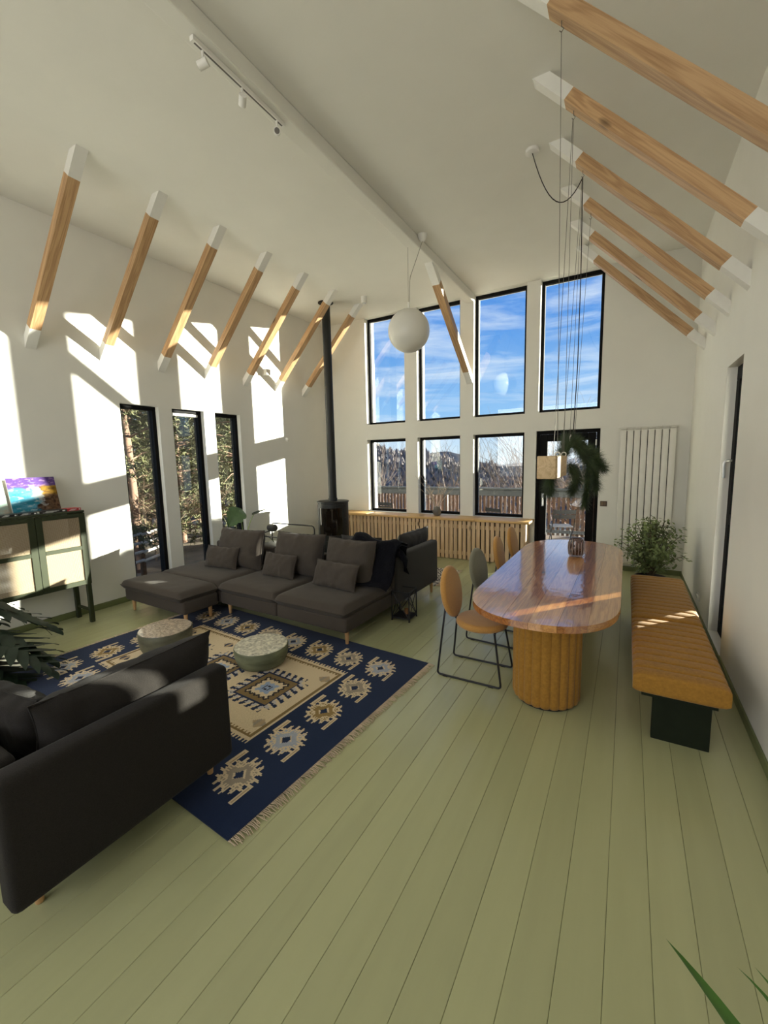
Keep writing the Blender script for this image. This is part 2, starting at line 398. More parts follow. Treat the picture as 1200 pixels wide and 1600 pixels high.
# skirting boards
def skirting():
    segs = []
    struct('baseboard_left', rbox(XL, XL+.014, YF, YB, 0, .075, .004, 1), M_base)
    mb = rbox(XR-.014, XR, YF, RW[0]-.0, 0, .07, .004, 1); mb2 = rbox(XR-.014, XR, RW[0], YB, 0, .055, .004, 1)
    struct('baseboard_right', mb.add(mb2.v, mb2.f), M_base)
    struct('baseboard_back', rbox(DOOR[1]+.02, XR, YB-.014, YB, 0, .075, .004, 1), M_base)
skirting()

# ------------------------------------------------------------------ windows and door
WN = [0]
def window_y(x0, x1, z0, z1, y0=YB+.115, fw=.048, fd=.07, label=None):
    WN[0] += 1
    w = thing('window_%d' % WN[0], None, None, ((x0+x1)/2, y0+fd/2, z0), kind='structure')
    def P(n, *a): obj(n, rbox(*a, .004, 1), M_black, w, world=True)
    P('frame_rail', x0, x1, y0, y0+fd, z0, z0+fw); P('frame_rail', x0, x1, y0, y0+fd, z1-fw*1.1, z1)
    P('frame_stile', x0, x0+fw, y0, y0+fd, z0+fw, z1-fw*1.1); P('frame_stile', x1-fw, x1, y0, y0+fd, z0+fw, z1-fw*1.1)
    obj('pane', MB().box(x0+fw-.005, x1-fw+.005, y0+.03, y0+.036, z0+fw-.005, z1-fw*1.1+.005), M_glass, w, world=True)
    # pale metal glazing bead outside the frame
    return w
for a, b in WX: window_y(a, b, ZU0, ZU1)
for a, b in WX[:3]: window_y(a, b, ZL0, ZL1)
def window_x(y0, y1, z0, z1, x0, sgn, fw=.052, fd=.12, transom=None):
    WN[0] += 1; xa, xb = sorted((x0, x0+sgn*fd)); xp = x0+sgn*.04
    w = thing('window_%d' % WN[0], None, None, ((xa+xb)/2, (y0+y1)/2, z0), kind='structure')
    def P(n, *a): obj(n, rbox(*a, .004, 1), M_black, w, world=True)
    P('frame_rail', xa, xb, y0, y1, z0, z0+fw); P('frame_rail', xa, xb, y0, y1, z1-fw, z1)
    P('frame_stile', xa, xb, y0, y0+fw, z0+fw, z1-fw); P('frame_stile', xa, xb, y1-fw, y1, z0+fw, z1-fw)
    segs = [(z0+fw, z1-fw)]
    if transom:
        P('transom', xa, xb, y0+fw, y1-fw, transom-.05, transom+.05); segs = [(z0+fw, transom-.05), (transom+.05, z1-fw)]
    for a, b in segs:
        obj('pane', MB().box(xp-.003, xp+.003, y0+fw-.005, y1-fw+.005, a-.005, b+.005), M_glass, w, world=True)
    return w
for k, (a, b) in enumerate(LW):
    w = window_x(a, b, .06, 2.60, XL-.07, -1)
    if k == 1:
        obj('blind_roll', rbox(XL-.105, XL-.075, a+.055, b-.055, 2.505, 2.545, .006, 1), M_whitep, w, world=True)
w = window_x(*RW, XR+.075, 1, fw=.12, transom=1.18)
hd = obj('handle', MB().tube([(XR+.08, 4.97, 1.72), (XR+.035, 4.97, 1.72), (XR+.02, 4.97, 1.70), (XR+.015, 4.97, 1.66), (XR+.02, 4.97, 1.56)], .011, 8), mat('brushed_steel', (.55, .55, .53), .35, 1, var=.05), w, world=True, smooth=40)
for a, b, c, d in FW: window_y(a, b, c, d, y0=YF-.2)  # windows added in the unseen wall behind the camera for extra light

def build_door():
    x0, x1, z0, z1 = DOOR; z0 = 0.004; y0 = YB+.055; fd = .08
    w = thing('door_1', None, None, ((x0+x1)/2, y0+fd/2, z0), kind='structure')
    def P(n, *a, m=M_black): return obj(n, rbox(*a, .005, 1), m, w, world=True)
    f = .055
    P('door_frame', x0, x0+f, y0, y0+fd, z0, z1-f); P('door_frame', x1-f, x1, y0, y0+fd, z0, z1-f); P('door_frame', x0, x1, y0, y0+fd, z1-f, z1-.001)
    P('threshold', x0+f, x1-f, y0, y0+fd, z0, z0+.03)
    s = .115; a, b = x0+f+.004, x1-f-.004; c, d = z0+.034, z1-f-.004; ya, yb = y0-.012, y0+.05
    P('door_stile', a, a+s, ya, yb, c, d); P('door_stile', b-s, b, ya, yb, c, d)
    P('door_rail', a+s, b-s, ya, yb, d-s, d); P('door_rail', a+s, b-s, ya, yb, c, c+s+.05)
    obj('pane', MB().box(a+s-.01, b-s+.01, y0+.012, y0+.02, c+s+.04, d-s+.01), M_glass, w, world=True)
    h = P('lock_plate', a+.04, a+.075, ya-.008, ya, .96, 1.18, m=MATS['brushed_steel'])
    hh = MB().tube([(a+.057, ya-.004, 1.10), (a+.057, ya-.05, 1.10), (a+.062, ya-.058, 1.09), (a+.066, ya-.058, .98)], .012, 8)
    obj('door_handle', hh, MATS['brushed_steel'], w, world=True, smooth=40)
    for z in (.25, 1.95): obj('hinge', MB().tube([(b+.002, ya-.008, z), (b+.002, ya-.008, z+.09)], .010, 8), M_whitep, w, world=True, smooth=40)
build_door()

# ------------------------------------------------------------------ ceiling beam and braces
beam_x0, beam_x1, beam_z = -2.545, -2.40, ZC-.13
single('ceiling_beam', rbox(beam_x0, beam_x1, YF, YB-.001, beam_z, ZC-.001, .012, 2), M_ceil,
       'long white painted beam running under the ceiling to the window wall', 'beam', ((beam_x0+beam_x1)/2, 2, beam_z))
SECT = .12
def brace(name, label, group, xw, xc, zw, zc, y0, wy, tops, bots, m, sgn):
    """sloping timber from the wall to the ceiling with white painted ends"""
    w = thing(name, label, 'beam', (xw, y0+wy/2, zw), group=group)
    lo0, lo1 = Vector((xw, zw)), Vector((xc, zc)); d = lo1-lo0
    hw = SECT*abs(d.y/d.x)
    def lo(t): return lo0+d*t
    nrm = Vector((-d.y, d.x)).normalized()
    if nrm.y < 0: nrm = -nrm
    th = hw*abs(d.x)/d.length
    up0, up1 = Vector((xw, zw+hw)), Vector((xc-sgn*SECT, zc))
    def lohi(t): p = lo(t); return p, p+nrm*th
    a, A = lohi(bots); b, B = lohi(1-tops)
    obj('timber', MB().prism([a, b, B, A], 1, y0, y0+wy), m, w, world=True)
    e = .0
    obj('painted_end', MB().prism([lo0, a, A, up0], 1, y0+e, y0+wy-e), M_whitep, w, world=True)
    obj('painted_end', MB().prism([b, lo1, up1, B], 1, y0+e, y0+wy-e), M_whitep, w, world=True)
    return w
LY = [2.18+.75*i for i in range(7)]
ORD = ['seventh', 'sixth', 'fifth', 'fourth', 'third', 'second', 'first']
for i, y in enumerate(LY):
    brace('timber_brace', '%s sloping timber brace above the tall side windows, counted from the stove end' % ORD[i], 'braces along the tall side windows', XL, -4.27, 3.085, ZC, y, .10, .13, .115, M_strutL, 1)
RY = [2.86, 3.61, 4.36, 5.11, 5.86, 6.56]
ORD2 = ['sixth', 'fifth', 'fourth', 'third', 'second', 'first']
for i, y in enumerate(RY):
    brace('timber_brace', '%s sloping timber brace above the mustard benches, counted from the radiator' % ORD2[i], 'braces above the benches', XR, -.735, 3.05, ZC, y, .10, .15, .125, M_strutR, -1)
def gable_brace():
    w = thing('timber_brace', 'single timber brace between the tall gable windows under the white ceiling beam', 'beam', (-2.47, YB, 3.09))
    lo0, lo1 = Vector((YB, 3.09)), Vector((5.62, beam_z)); d = lo1-lo0; n = Vector((d.y, -d.x)).normalized()
    if n.y < 0: n = -n
    th = .10
    def q(t): return lo0+d*t, lo0+d*t+n*th
    hw = th*d.length/abs(d.x); sw = th*d.length/abs(d.y)
    a, A = q(.12); b, B = q(.85)
    x0, x1 = -2.53, -2.42
    obj('timber', MB().prism([a, b, B, A], 0, x0, x1), M_strutB, w, world=True)
    obj('painted_end', MB().prism([lo0, a, A, Vector((YB, lo0.y+hw))], 0, x0, x1), M_whitep, w, world=True)
    obj('painted_end', MB().prism([b, lo1, Vector((lo1.x+sw, beam_z)), B], 0, x0, x1), M_whitep, w, world=True)
gable_brace()

# ------------------------------------------------------------------ slatted cover under the windows
def slatted_cover():
    x0, x1, yf, zt = -4.96, -1.40, 7.03, .742
    t = thing('slatted_radiator_cover', 'long pine radiator cover of upright slats with a plank shelf under the windows', 'radiator cover', ((x0+x1)/2, 7.2, 0))
    xs = [-5.36, -4.45, -3.75, -3.02, -2.25, -1.335]
    for i in range(len(xs)-1):
        obj('shelf_board', rbox(xs[i]+.002, xs[i+1]-.002, yf-.055, YB-.004, zt-.042+R.uniform(-.002, .002), zt+R.uniform(-.002, .002), .008, 2), M_shelf, t, world=True, smooth=35)
    n = 43; p = (x1-x0)/n
    for i in range(n):
        w = .063+R.uniform(-.003, .004); a = x0+i*p
        obj('slat', rbox(a, a+w, yf-R.uniform(0, .003), yf+.022, .004+R.uniform(0, .004), zt-.045, .003, 1), M_slat, t, world=True)
    obj('side_panel', rbox(x1-.03, x1-.005, yf+.024, YB-.02, .0, zt-.045, .003, 1), M_slat, t, world=True)
    obj('back_rail', MB().box(x0, x1-.035, yf+.024, yf+.05, .08, .14).box(x0, x1-.035, yf+.024, yf+.05, .56, .62), M_slat, t, world=True)
    obj('lining', MB().box(x0, x1-.035, yf+.12, yf+.13, .0, zt-.046), mat('dark_lining', (.02, .014, .01), .9), t, world=True)
slatted_cover()

# firewood in the open end of the shelf
M_bark = mat('bark', (.16, .085, .04), .95, var=.4, scale=25, bump=.6)
M_cut = wood('cut_wood', (.50, .30, .13), (.66, .44, .22), 1, .8, knots=False, rnd=.2)
def firewood():
    k = 0; z = .0
    for row in range(6):
        xs = [-5.27, -5.13, -5.0] if row % 2 == 0 else [-5.21, -5.07]
        for x in xs:
            r = .066+R.uniform(-.006, .003); a0 = R.uniform(0, 6); zc = .068+row*.102
            poly = [(x+r*math.cos(a0+q*2*PI/7)*(1 if q != 3 else .6), zc+r*math.sin(a0+q*2*PI/7)*(1 if q != 3 else .6)) for q in range(7)]
            t = thing('firewood_log', 'split firewood log stacked under the shelf beside the stove', 'log', (x, 7.2, zc), group='firewood logs under the shelf')
            obj('bark', MB().prism(poly, 1, 7.02, 7.37), M_bark, t, world=True)
            obj('cut_face', MB().prism([(x+(a-x)*.88, zc+(b-zc)*.88) for a, b in poly], 1, 7.012, 7.02), M_cut, t, world=True)
firewood()

# ------------------------------------------------------------------ wood stove
def stove():
    cx, cy = -4.76, 6.32
    M_st = mat('stove_steel', (.016, .017, .017), .45, .3, var=.1)
    t = thing('wood_stove', 'tall black cylindrical wood stove with a glass door and a flue pipe', 'stove', (cx, cy, 0), math.radians(24))
    obj('plinth', MB().lathe([(.24, 0), (.24, .05)], 32), M_blackm, t, smooth=40)
    obj('body', MB().lathe([(.285, .05), (.285, 1.03)], 48), M_st, t, smooth=40)
    obj('top_plate', MB().lathe([(.29, 1.03), (.30, 1.035), (.30, 1.05), (.29, 1.056), (0, 1.056)], 48), M_st, t, smooth=40)
    def arc(r0, r1, a0, a1, z0, z1, n=14):
        m = MB(); m.grid(n, 1, lambda u, v: (r1*math.sin(a0+(a1-a0)*u), -r1*math.cos(a0+(a1-a0)*u), z0+(z1-z0)*v))
        m.grid(n, 1, lambda u, v: (r0*math.sin(a0+(a1-a0)*u), -r0*math.cos(a0+(a1-a0)*u), z0+(z1-z0)*v), True)
        for a in (a0, a1): m.grid(1, 1, lambda u, v: ((r0+(r1-r0)*u)*math.sin(a), -(r0+(r1-r0)*u)*math.cos(a), z0+(z1-z0)*v))
        for z in (z0, z1): m.grid(n, 1, lambda u, v: ((r0+(r1-r0)*v)*math.sin(a0+(a1-a0)*u), -(r0+(r1-r0)*v)*math.cos(a0+(a1-a0)*u), z))
        return m
    d = math.radians
    dr = obj('stove_door', arc(.286, .297, d(-62), d(62), .36, .44).add(*(lambda q: (q.v, q.f))(arc(.286, .297, d(-62), d(62), .94, 1.0))), M_st, t, smooth=40)
    for a, b in ((-62, -46), (46, 62)): obj('door_stile', arc(.286, .297, d(a), d(b), .44, .94), M_st, dr, smooth=40)
    obj('door_glass', arc(.286, .290, d(-46), d(46), .44, .94), mat('stove_glass', (.012, .008, .005), .06, var=.3, scale=6), dr, smooth=40)
    obj('door_handle', MB().tube([(.30*math.sin(d(56)), -.30*math.cos(d(56)), .62), (.335*math.sin(d(56)), -.335*math.cos(d(56)), .63), (.335*math.sin(d(56)), -.335*math.cos(d(56)), .75), (.30*math.sin(d(56)), -.30*math.cos(d(56)), .76)], .010, 8), M_blackm, dr, smooth=40)
    obj('ash_drawer', arc(.286, .294, d(-60), d(60), .09, .33), M_st, t, smooth=40)
    obj('flue_pipe', MB().tube([(0, 0, 1.05), (0, 0, 2.6), (0, 0, ZC-.002)], .075, 28), M_st, t, smooth=40)
    obj('flue_collar', MB().lathe([(.077, 0), (.085, 0), (.085, .05), (.077, .05)], 28, (0, 0, 1.056)), M_st, t, smooth=40)
    obj('ceiling_rosette', MB().lathe([(.076, 0), (.135, 0), (.135, .008), (.076, .008)], 32, (0, 0, ZC-.012)), M_blackm, t, smooth=40)
stove()

# ------------------------------------------------------------------ sofas and cushions
def tapered_leg(parent, x, y, h=.15):
    obj('leg', MB().lathe([(.014, 0), (.016, .004), (.024, h)], 14, (x, y, 0)), M_legw, parent, smooth=50)
def seat_pad(x0, x1, y0, y1, z0, z1, seed=0):
    w, d, t = x1-x0, y1-y0, z1-z0
    p = pillow(w, d, t, seed, p=9, n=26, wr=.006, pinch=.02)
    p.xf(Matrix.Rotation(PI/2, 4, 'X')); return p.shift(((x0+x1)/2, (y0+y1)/2, (z0+z1)/2))
SOFA = (-4.12, 3.19, 0); SRZ = math.radians(-1.8)
def big_sofa():
    t = thing('corner_sofa', 'large dark grey sectional sofa with chaise seat facing the patterned rug', 'sofa', SOFA, SRZ)
    B = [(-1.20, -.004), (.004, .93), (.934, 1.86)]
    for i, (a, b) in enumerate(B):
        obj('seat_base', rbox(a, b, 0, .98, .15, .30, .025, 3), M_sofa, t, smooth=45)
        pd = obj('seat_pad', seat_pad(a-.012, b+.012, -.035, .90, .275, .425, i), M_sofa, t, smooth=60, weld=True)
        obj('backrest', rbox(a+.004, b-.004, .87, .985, .30, .655, .03, 3), M_sofa, t, smooth=45)
    # section on the far side, facing the windows
    for a, b in ((.10, .93), (.934, 1.76)):
        obj('seat_base', rbox(a, b, .99, 1.96, .15, .30, .025, 3), M_sofa2, t, smooth=45)
        obj('seat_pad', seat_pad(a, b, 1.0, 1.98, .275, .425, 9+a), M_sofa2, t, smooth=60, weld=True)
    obj('arm_panel', rbox(1.77, 1.885, .93, 2.05, .15, .715, .03, 3), M_sofa2, t, smooth=45)
    for x, y in ((-1.12, .9), (-1.12, .1), (.06, .09), (1.80, .09), (1.82, 1.97), (.15, 1.9), (.95, .9)): tapered_leg(t, x, y)
    return t
big_sofa()
def footstool():
    t = thing('footstool', 'dark grey upholstered footstool with wooden legs in front of the chaise seat', 'footstool', (-4.72, 2.96, 0), SRZ)
    obj('base', rbox(-.61, .60, -.22, .225, .15, .30, .025, 3), M_sofa, t, smooth=45)
    obj('seat_pad', seat_pad(-.63, .62, -.26, .235, .275, .42, 5), M_sofa, t, smooth=60, weld=True)
    for x, y in ((-.55, -.15), (.52, -.15), (-.55, .16), (.52, .16)): tapered_leg(t, x, y)
footstool()
def cushion(label, loc, w, h, th, tilt, rz, seed, m=M_sofa, group=None):
    o = obj('cushion', pillow(w, h, th, seed, n=30, wr=.022, p=2.6), m, None, smooth=70, weld=True)
    o.rotation_euler = (math.radians(tilt), 0, math.radians(rz)); o.location = loc
    ring = []
    for k in range(48):
        a = k/48*4; s = int(a); f = a-s; c = [(-1, -1), (1, -1), (1, 1), (-1, 1), (-1, -1)]
        u = c[s][0]*(1-f)+c[s+1][0]*f; v = c[s][1]*(1-f)+c[s+1][1]*f
        sx = 1-.12*(1-abs(v)**2)*.6*abs(u)**6; sz = 1-.12*(1-abs(u)**2)*.6*abs(v)**6
        ring.append((u*w/2*sx, 0, v*h/2*sz))
    obj('seam', MB().tube(ring, .004, 5, closed=True), m, o, smooth=60)
    return tag(o, label, 'cushion', group)
cushion('large plump grey back cushion standing on the chaise seat', (-4.48, 3.86, .655), .84, .53, .27, -12, -2, 1)
cushion('large grey back cushion on the middle sofa seat near the stove', (-3.47, 3.88, .665), .76, .53, .27, -12, 0, 2)
cushion('large grey back cushion half hidden under the navy throw', (-2.70, 3.86, .655), .68, .52, .25, -12, -3, 3)
cushion('small rectangular lumbar cushion on the chaise seat', (-4.63, 3.66, .555), .58, .30, .15, -18, 3, 4)
cushion('small rectangular lumbar cushion on the middle sofa seat', (-3.60, 3.66, .555), .54, .30, .15, -18, -4, 5)
cushion('small rectangular lumbar cushion on the sofa seat beside the wire stand', (-2.72, 3.60, .555), .62, .30, .15, -20, -6, 6)
cushion('grey cushion leaning on the outer sofa arm panel, facing the windows', (-2.46, 4.95, .64), .78, .46, .2, -14, -93, 7, M_sofa2)
cushion('grey cushion behind the sofa back, just left of the navy throw', (-2.86, 4.40, .63), .6, .46, .18, 14, 0, 8, M_sofa2)

def throw():
    M_navy = mat('navy_wool', (.005, .0052, .008), .95, var=.35, scale=70, bump=.7, sheen=.05, spec=.1, bscale=45)
    path = [(3.72, .46), (3.80, .50), (3.88, .62), (3.95, .78), (4.0, .86), (4.07, .885), (4.15, .86), (4.20, .78), (4.23, .62), (4.25, .50)]
    def fn(off):
        def g(a, b):
            s = b*(len(path)-1); i = min(int(s), len(path)-2); f = s-i
            y = path[i][0]*(1-f)+path[i+1][0]*f; z = path[i][1]*(1-f)+path[i+1][1]*f
            x = -2.80+.66*a
            k = noise.noise(Vector((x*5, y*6, z*6)))*.035+noise.noise(Vector((x*14, y*12, z*9)))*.018
            cz, cy_ = .6, 4.05
            d = Vector((0, y-cy_, z-cz)); d.normalize()
            edge = min(1, min(a, 1-a)*9)
            x += (noise.noise(Vector((b*4, a*2, 5)))*.06)
            return (x, y+d.y*(k*1.0+off), z+d.z*(k+off)-(1-edge)*.03)
        return g
    m = MB(); m.grid(26, 36, fn(.018)); m.grid(26, 36, fn(-.012), True)
    # roll of bunched cloth along the top edge and a hanging corner
    rl = []
    rr = []
    for i in range(15):
        a = i/14; rl.append((-2.78+.62*a, 4.06+.02*math.sin(a*9), .855+.02*math.sin(a*6)-.10*a*a)); rr.append((.078+.018*math.sin(a*11))*(.5 if i in (0, 14) else 1))
    m.tube(rl, rr, 12)
    m.tube([(-2.24, 4.08, .78), (-2.17, 4.10, .74), (-2.13, 4.13, .66), (-2.12, 4.12, .58)], [.05, .045, .035, .015], 10)
    single('throw_blanket', m, M_navy, 'navy knitted throw bunched over the corner of the sofa back', 'blanket', (-2.45, 4.07, .74), smooth=70)
throw()

def front_sofa():
    t = thing('armchair', 'shade-darkened grey upholstered armchair turned away, its plain side panel facing the green floor', 'armchair', (-2.35, .98, 0))
    W = lambda *a, r=.03: rbox(*a, r, 3)
    obj('arm_panel', W(-1.995, -1.875, .47, 1.475, .15, .69), M_sofa_shade, t, smooth=45, world=True)
    obj('seat_base', W(-2.80, -2.0, .50, 1.46, .15, .30), M_sofa_shade, t, smooth=45, world=True)
    obj('seat_pad', seat_pad(-2.80, -2.0, .56, 1.49, .275, .425, 3), M_sofa_shade, t, smooth=60, world=True, weld=True)
    obj('backrest', W(-2.80, -2.0, .47, .58, .30, .70), M_sofa_shade, t, smooth=45, world=True)
    for x, y in ((-2.05, .60), (-2.03, 1.42), (-2.72, .60), (-2.72, 1.40)): tapered_leg(t, x+2.35, y-.98)
front_sofa()
cushion('large creased shade-darkened grey cushion leaning inside the armchair side panel', (-2.145, 1.10, .60), .88, .45, .29, 12, 90, 11, M_sofa_shade)
cushion('plump shade-darkened grey cushion at the armchair back, its top catching light', (-2.44, .74, .60), .52, .40, .20, -14, 186, 12, M_sofa_shade)

# ------------------------------------------------------------------ wire cube stand
def wire_stand():
    t = thing('wire_side_stand', 'black wire cube stand with crossed rods beside the sofa end', 'stand', (-2.135, 4.10, 0), math.radians(3))
    a, h, r = .105, .335, .006
    c = [(-a, -a), (a, -a), (a, a), (-a, a)]
    for x, y in c:
        obj('post', rbox(x-r, x+r, y-r, y+r, .012, h, .001, 1), M_blackm, t)
        obj('foot', MB().lathe([(.010, 0), (.010, .012)], 10, (x, y, 0)), M_blackm, t)
    for i in range(4):
        p, q = c[i], c[(i+1) % 4]
        for z in (.03, h): obj('rail', MB().tube([(p[0], p[1], z), (q[0], q[1], z)], r, 6), M_blackm, t)
        for z0, z1 in ((.03, h), (h, .03)): obj('cross_rod', MB().tube([(p[0], p[1], z0), (q[0], q[1], z1)], r*.75, 6), M_blackm, t, smooth=50)
    obj('shelf', MB().box(-a, a, -a, a, .034, .042), M_blackm, t)
    single('candle_glass', MB().lathe([(.02, 0), (.024, .002), (.026, .06), (.023, .06), (.021, .006), (0, .006)], 16, (-2.12, 4.13, .042)), mat('amber_glass', (.25, .12, .05), .1), 'small amber candle glass standing inside the wire stand', 'candle holder', (-2.12, 4.13, .042), smooth=40)
wire_stand()

# ------------------------------------------------------------------ rugs
NAVY, CREAM, BROWN, GREY, BLUE, BLACK, TAN = (.008, .019, .058), (.62, .50, .33), (.20, .13, .05), (.30, .25, .19), (.26, .33, .47), (.012, .012, .018), (.38, .28, .17)
def star(u, v, fill):
    """eight-point kilim star with toothed arms, in centimetres from its centre; None = ground"""
    a, b = abs(u), abs(v)
    if a+b*.85 < 3.2: return NAVY
    if a+b < 5.0: return CREAM if u*v > 0 else fill
    def tooth(side, along, c, tip):
        t = (along-4)/(tip-4)
        if not 0 <= t <= 1: return None
        d = abs(side-c); w = 2.1*(1-t)+.55
        if d < w: return fill if (d < w-1.15 and t < .75) else CREAM
        return None
    hit = None
    for c, tip in ((2.1, 15.0), (6.6, 12.6)):
        for q in (tooth(a, b, c, tip), tooth(b, a, c, tip-.8)):
            if q == CREAM: hit = CREAM
            elif q is not None and hit is None: hit = q
    if a+b < 10.2: return fill if not (hit == CREAM and a+b > 9.0) else CREAM
    if hit: return hit
    if 11.2 < a < 14.8 and 1.5 < b < 16 and u*v < 0:      # long framing bars
        return TAN if (12.3 < a < 13.7 and 2.6 < b < 14.8) else CREAM
    if a+b < 12: return CREAM
    return None
def medallion(u, v):
    a, b = abs(u), abs(v); s = max(a, b)
    if s < 3.2: return BLACK if not (s < 1.3 or (1.6 < a < 2.4)) else BLUE
    if s < 5.5: return BLUE
    def tooth(x, y): return 2.0*(abs((x/2.6) % 2-1))
    k = s-(tooth(v, 0) if a > b else tooth(u, 0))
    if s < 17:
        if k < 5.6: return BLUE
        if k < 9.5: return CREAM
        if k < 11.6: return BLACK
        return BROWN
    if s < 18.6: return NAVY
    if s < 26:
        t = v if a > b else u
        o = t if a > b else t
        q = (t+(s-18.6)*.35) % 7.0
        if min(a, b) < 20:
            if q < 2.2: return NAVY
            if q < 3.6 and s > 22.5: return NAVY
            if q < 5.0 and s < 23: return (.45, .42, .42)
    return None
def diamond(u, v, c):
    a, b = abs(u), abs(v)
    if a/6.5+b/5.5 < 1: return c if int((u+20)/3.2) % 2 else TAN
    return None
def kilim(u, v):
    """u, v in cm from the rug's centre; half sizes 154 x 103"""
    HU, HV = 103, 53
    if abs(u) < HU and abs(v) < HV:
        a, b = HU-abs(u), HV-abs(v)
        if b < 3.0: return CREAM if (u % 3.2) < 1.7 else NAVY
        if a < 2.0: return CREAM
        if b < 5.0: return CREAM
        if b < 7.2: return BROWN
        if a < 4: return BROWN
        if b < 9.5: return BROWN if (u % 3.2) < 1.4 else CREAM
        for cu in (-63, 0, 63):
            c = medallion(u-cu, v)
            if c: return c
        for cu in (-94, -32, 32, 94):
            for cv in (-34, 34):
                c = diamond(u-cu, v-cv, NAVY if cu < 0 else GREY)
                if c: return c
        return CREAM
    cols = [GREY, (.34, .36, .42), (.26, .17, .06)]
    for s in (-1, 1):
        for k in range(5):
            c = star(u-s*123, v-(k-2)*36.5, cols[(k+(0 if s > 0 else 1)) % 3])
            if c: return c
        for k in range(6):
            c = star(u-(k-2.5)*35.2, v-s*73, cols[(k+1) % 3])
            if c: return c
    return NAVY
def weave(name, fn, L, W, cell, th, wob=.002):
    nu, nv = int(L/cell), int(W/cell); m = MB()
    m.grid(nu, nv, lambda a, b: ((a-.5)*L, (b-.5)*W, th+wob*noise.noise(Vector((a*L*2, b*W*2, 0)))))
    me = bpy.data.meshes.new(name); me.from_pydata([tuple(p) for p in m.v], [], m.f)
    at = me.color_attributes.new('dye', 'FLOAT_COLOR', 'CORNER'); buf = []
    for j in range(nv):
        for i in range(nu):
            c = fn(((i+.5)/nu-.5)*L*100, ((j+.5)/nv-.5)*W*100); buf += [c[0], c[1], c[2], 1]*4
    at.data.foreach_set('color', buf); return me
M_weave = attr_mat('kilim_wool')
def fringe(x, sgn, W, n, M):
    m = MB()
    for k in range(n):
        y = -W/2+W*k/(n-1); l = .055+R.uniform(-.012, .015); dy = R.uniform(-.018, .018)
        m.tube([(x, y, .006), (x+sgn*l*.5, y+dy*.4+R.uniform(-.006, .006), .009), (x+sgn*l, y+dy, .004)], [.0035, .003, .002], 4)
    return m
def rug():
    t = thing('kilim_rug', 'navy and cream kilim rug with stepped stars and cream fringe', 'rug', (-3.05, 2.295, 0), math.radians(-3.6))
    L, W = 3.08, 2.06
    obj('woven_face', weave('woven_face', kilim, L, W, .0092, .0105), M_weave, t)
    obj('backing', MB().box(-L/2, L/2, -W/2, W/2, .0012, .0078), mat('navy_wool_back', NAVY, .95), t)
    M_fr = mat('cotton_fringe', (.50, .40, .28), .95, var=.2)
    for s in (1, -1): tag(obj('fringe', fringe(s*L/2, s, W, 260, M_fr), M_fr, t), kind='stuff')
rug()
def runner_rug():
    def fn(u, v):
        a = abs((u % 16)-8); b = abs((v % 14)-7)
        if abs(v) > 42: return BLACK if (u % 6) < 3 else (.55, .5, .42)
        if abs(u) > 84: return BLACK if (v % 6) < 3 else (.55, .5, .42)
        return BLACK if (a+b) % 5 < 2.3 else (.55, .5, .42)
    t = thing('small_rug', 'small black and cream patterned rug behind the sofa', 'rug', (-3.2, 5.86, 0), math.radians(-2))
    obj('woven_face', weave('woven_face', fn, 1.84, .92, .02, .007), M_weave, t)
    obj('backing', MB().box(-.92, .92, -.46, .46, .001, .0045), mat('black_wool_back', BLACK, .95), t)
    for s in (1, -1): tag(obj('fringe', fringe(s*.92, s, .92, 70, None), MATS['cotton_fringe'], t), kind='stuff')
runner_rug()

# ------------------------------------------------------------------ drum tables on the rug
def drum(label, loc, r, h, c1, c2):
    t = thing('drum_table', label, 'coffee table', (loc[0], loc[1], .011))
    M_side = mat('drum_side_'+c1[0], c1[1], .55, var=.35, scale=6, bump=.25, stretch=(1, 1, 3), coat=.15)
    M_top = mat('drum_top_'+c1[0], c2, .35, var=.55, scale=38, bump=.9, detail=8, coat=.25)
    obj('drum', MB().lathe([(r*.80, 0), (r*.86, .012), (r*.95, .06), (r*.99, h*.6), (r, h-.012), (r*.985, h-.004)], 48), M_side, t, smooth=50)
    obj('top', MB().lathe([(r*.975, h-.006), (r*.965, h), (0, h+.001)], 48), M_top, t, smooth=50)
drum('round drum coffee table with a speckled pinkish top and dark side', (-3.83, 2.32), .240, .215, ('brown', (.10, .10, .065)), (.36, .28, .20))
drum('round drum coffee table with a pale mottled top and sage green side', (-2.79, 2.56), .238, .168, ('sage', (.155, .175, .105)), (.50, .47, .36))

# ------------------------------------------------------------------ dining table
def table_material(name, c1, c2):
    m = wood(name, c1, c2, 1, .32, coat=1.0, rnd=.22, fine=1.1, bump=.05, crough=.02)
    nt = m.node_tree; N = nt.nodes; L = nt.links; b = N['Principled BSDF']
    nz = N.new('ShaderNodeTexNoise'); nz.inputs['Scale'].default_value = 26; nz.inputs['Detail'].default_value = 3
    mp = N.new('ShaderNodeMapping'); mp.inputs['Scale'].default_value = (1, .5, 1); tc = N.new('ShaderNodeTexCoord'); L.new(tc.outputs['Object'], mp.inputs[0]); L.new(mp.outputs[0], nz.inputs['Vector'])
    b.inputs['Coat IOR'].default_value = 2.1
    bp = N.new('ShaderNodeBump'); bp.inputs['Strength'].default_value = .35; bp.inputs['Distance'].default_value = .004; L.new(nz.outputs[0], bp.inputs['Height']); L.new(bp.outputs[0], b.inputs['Coat Normal'])
    return m
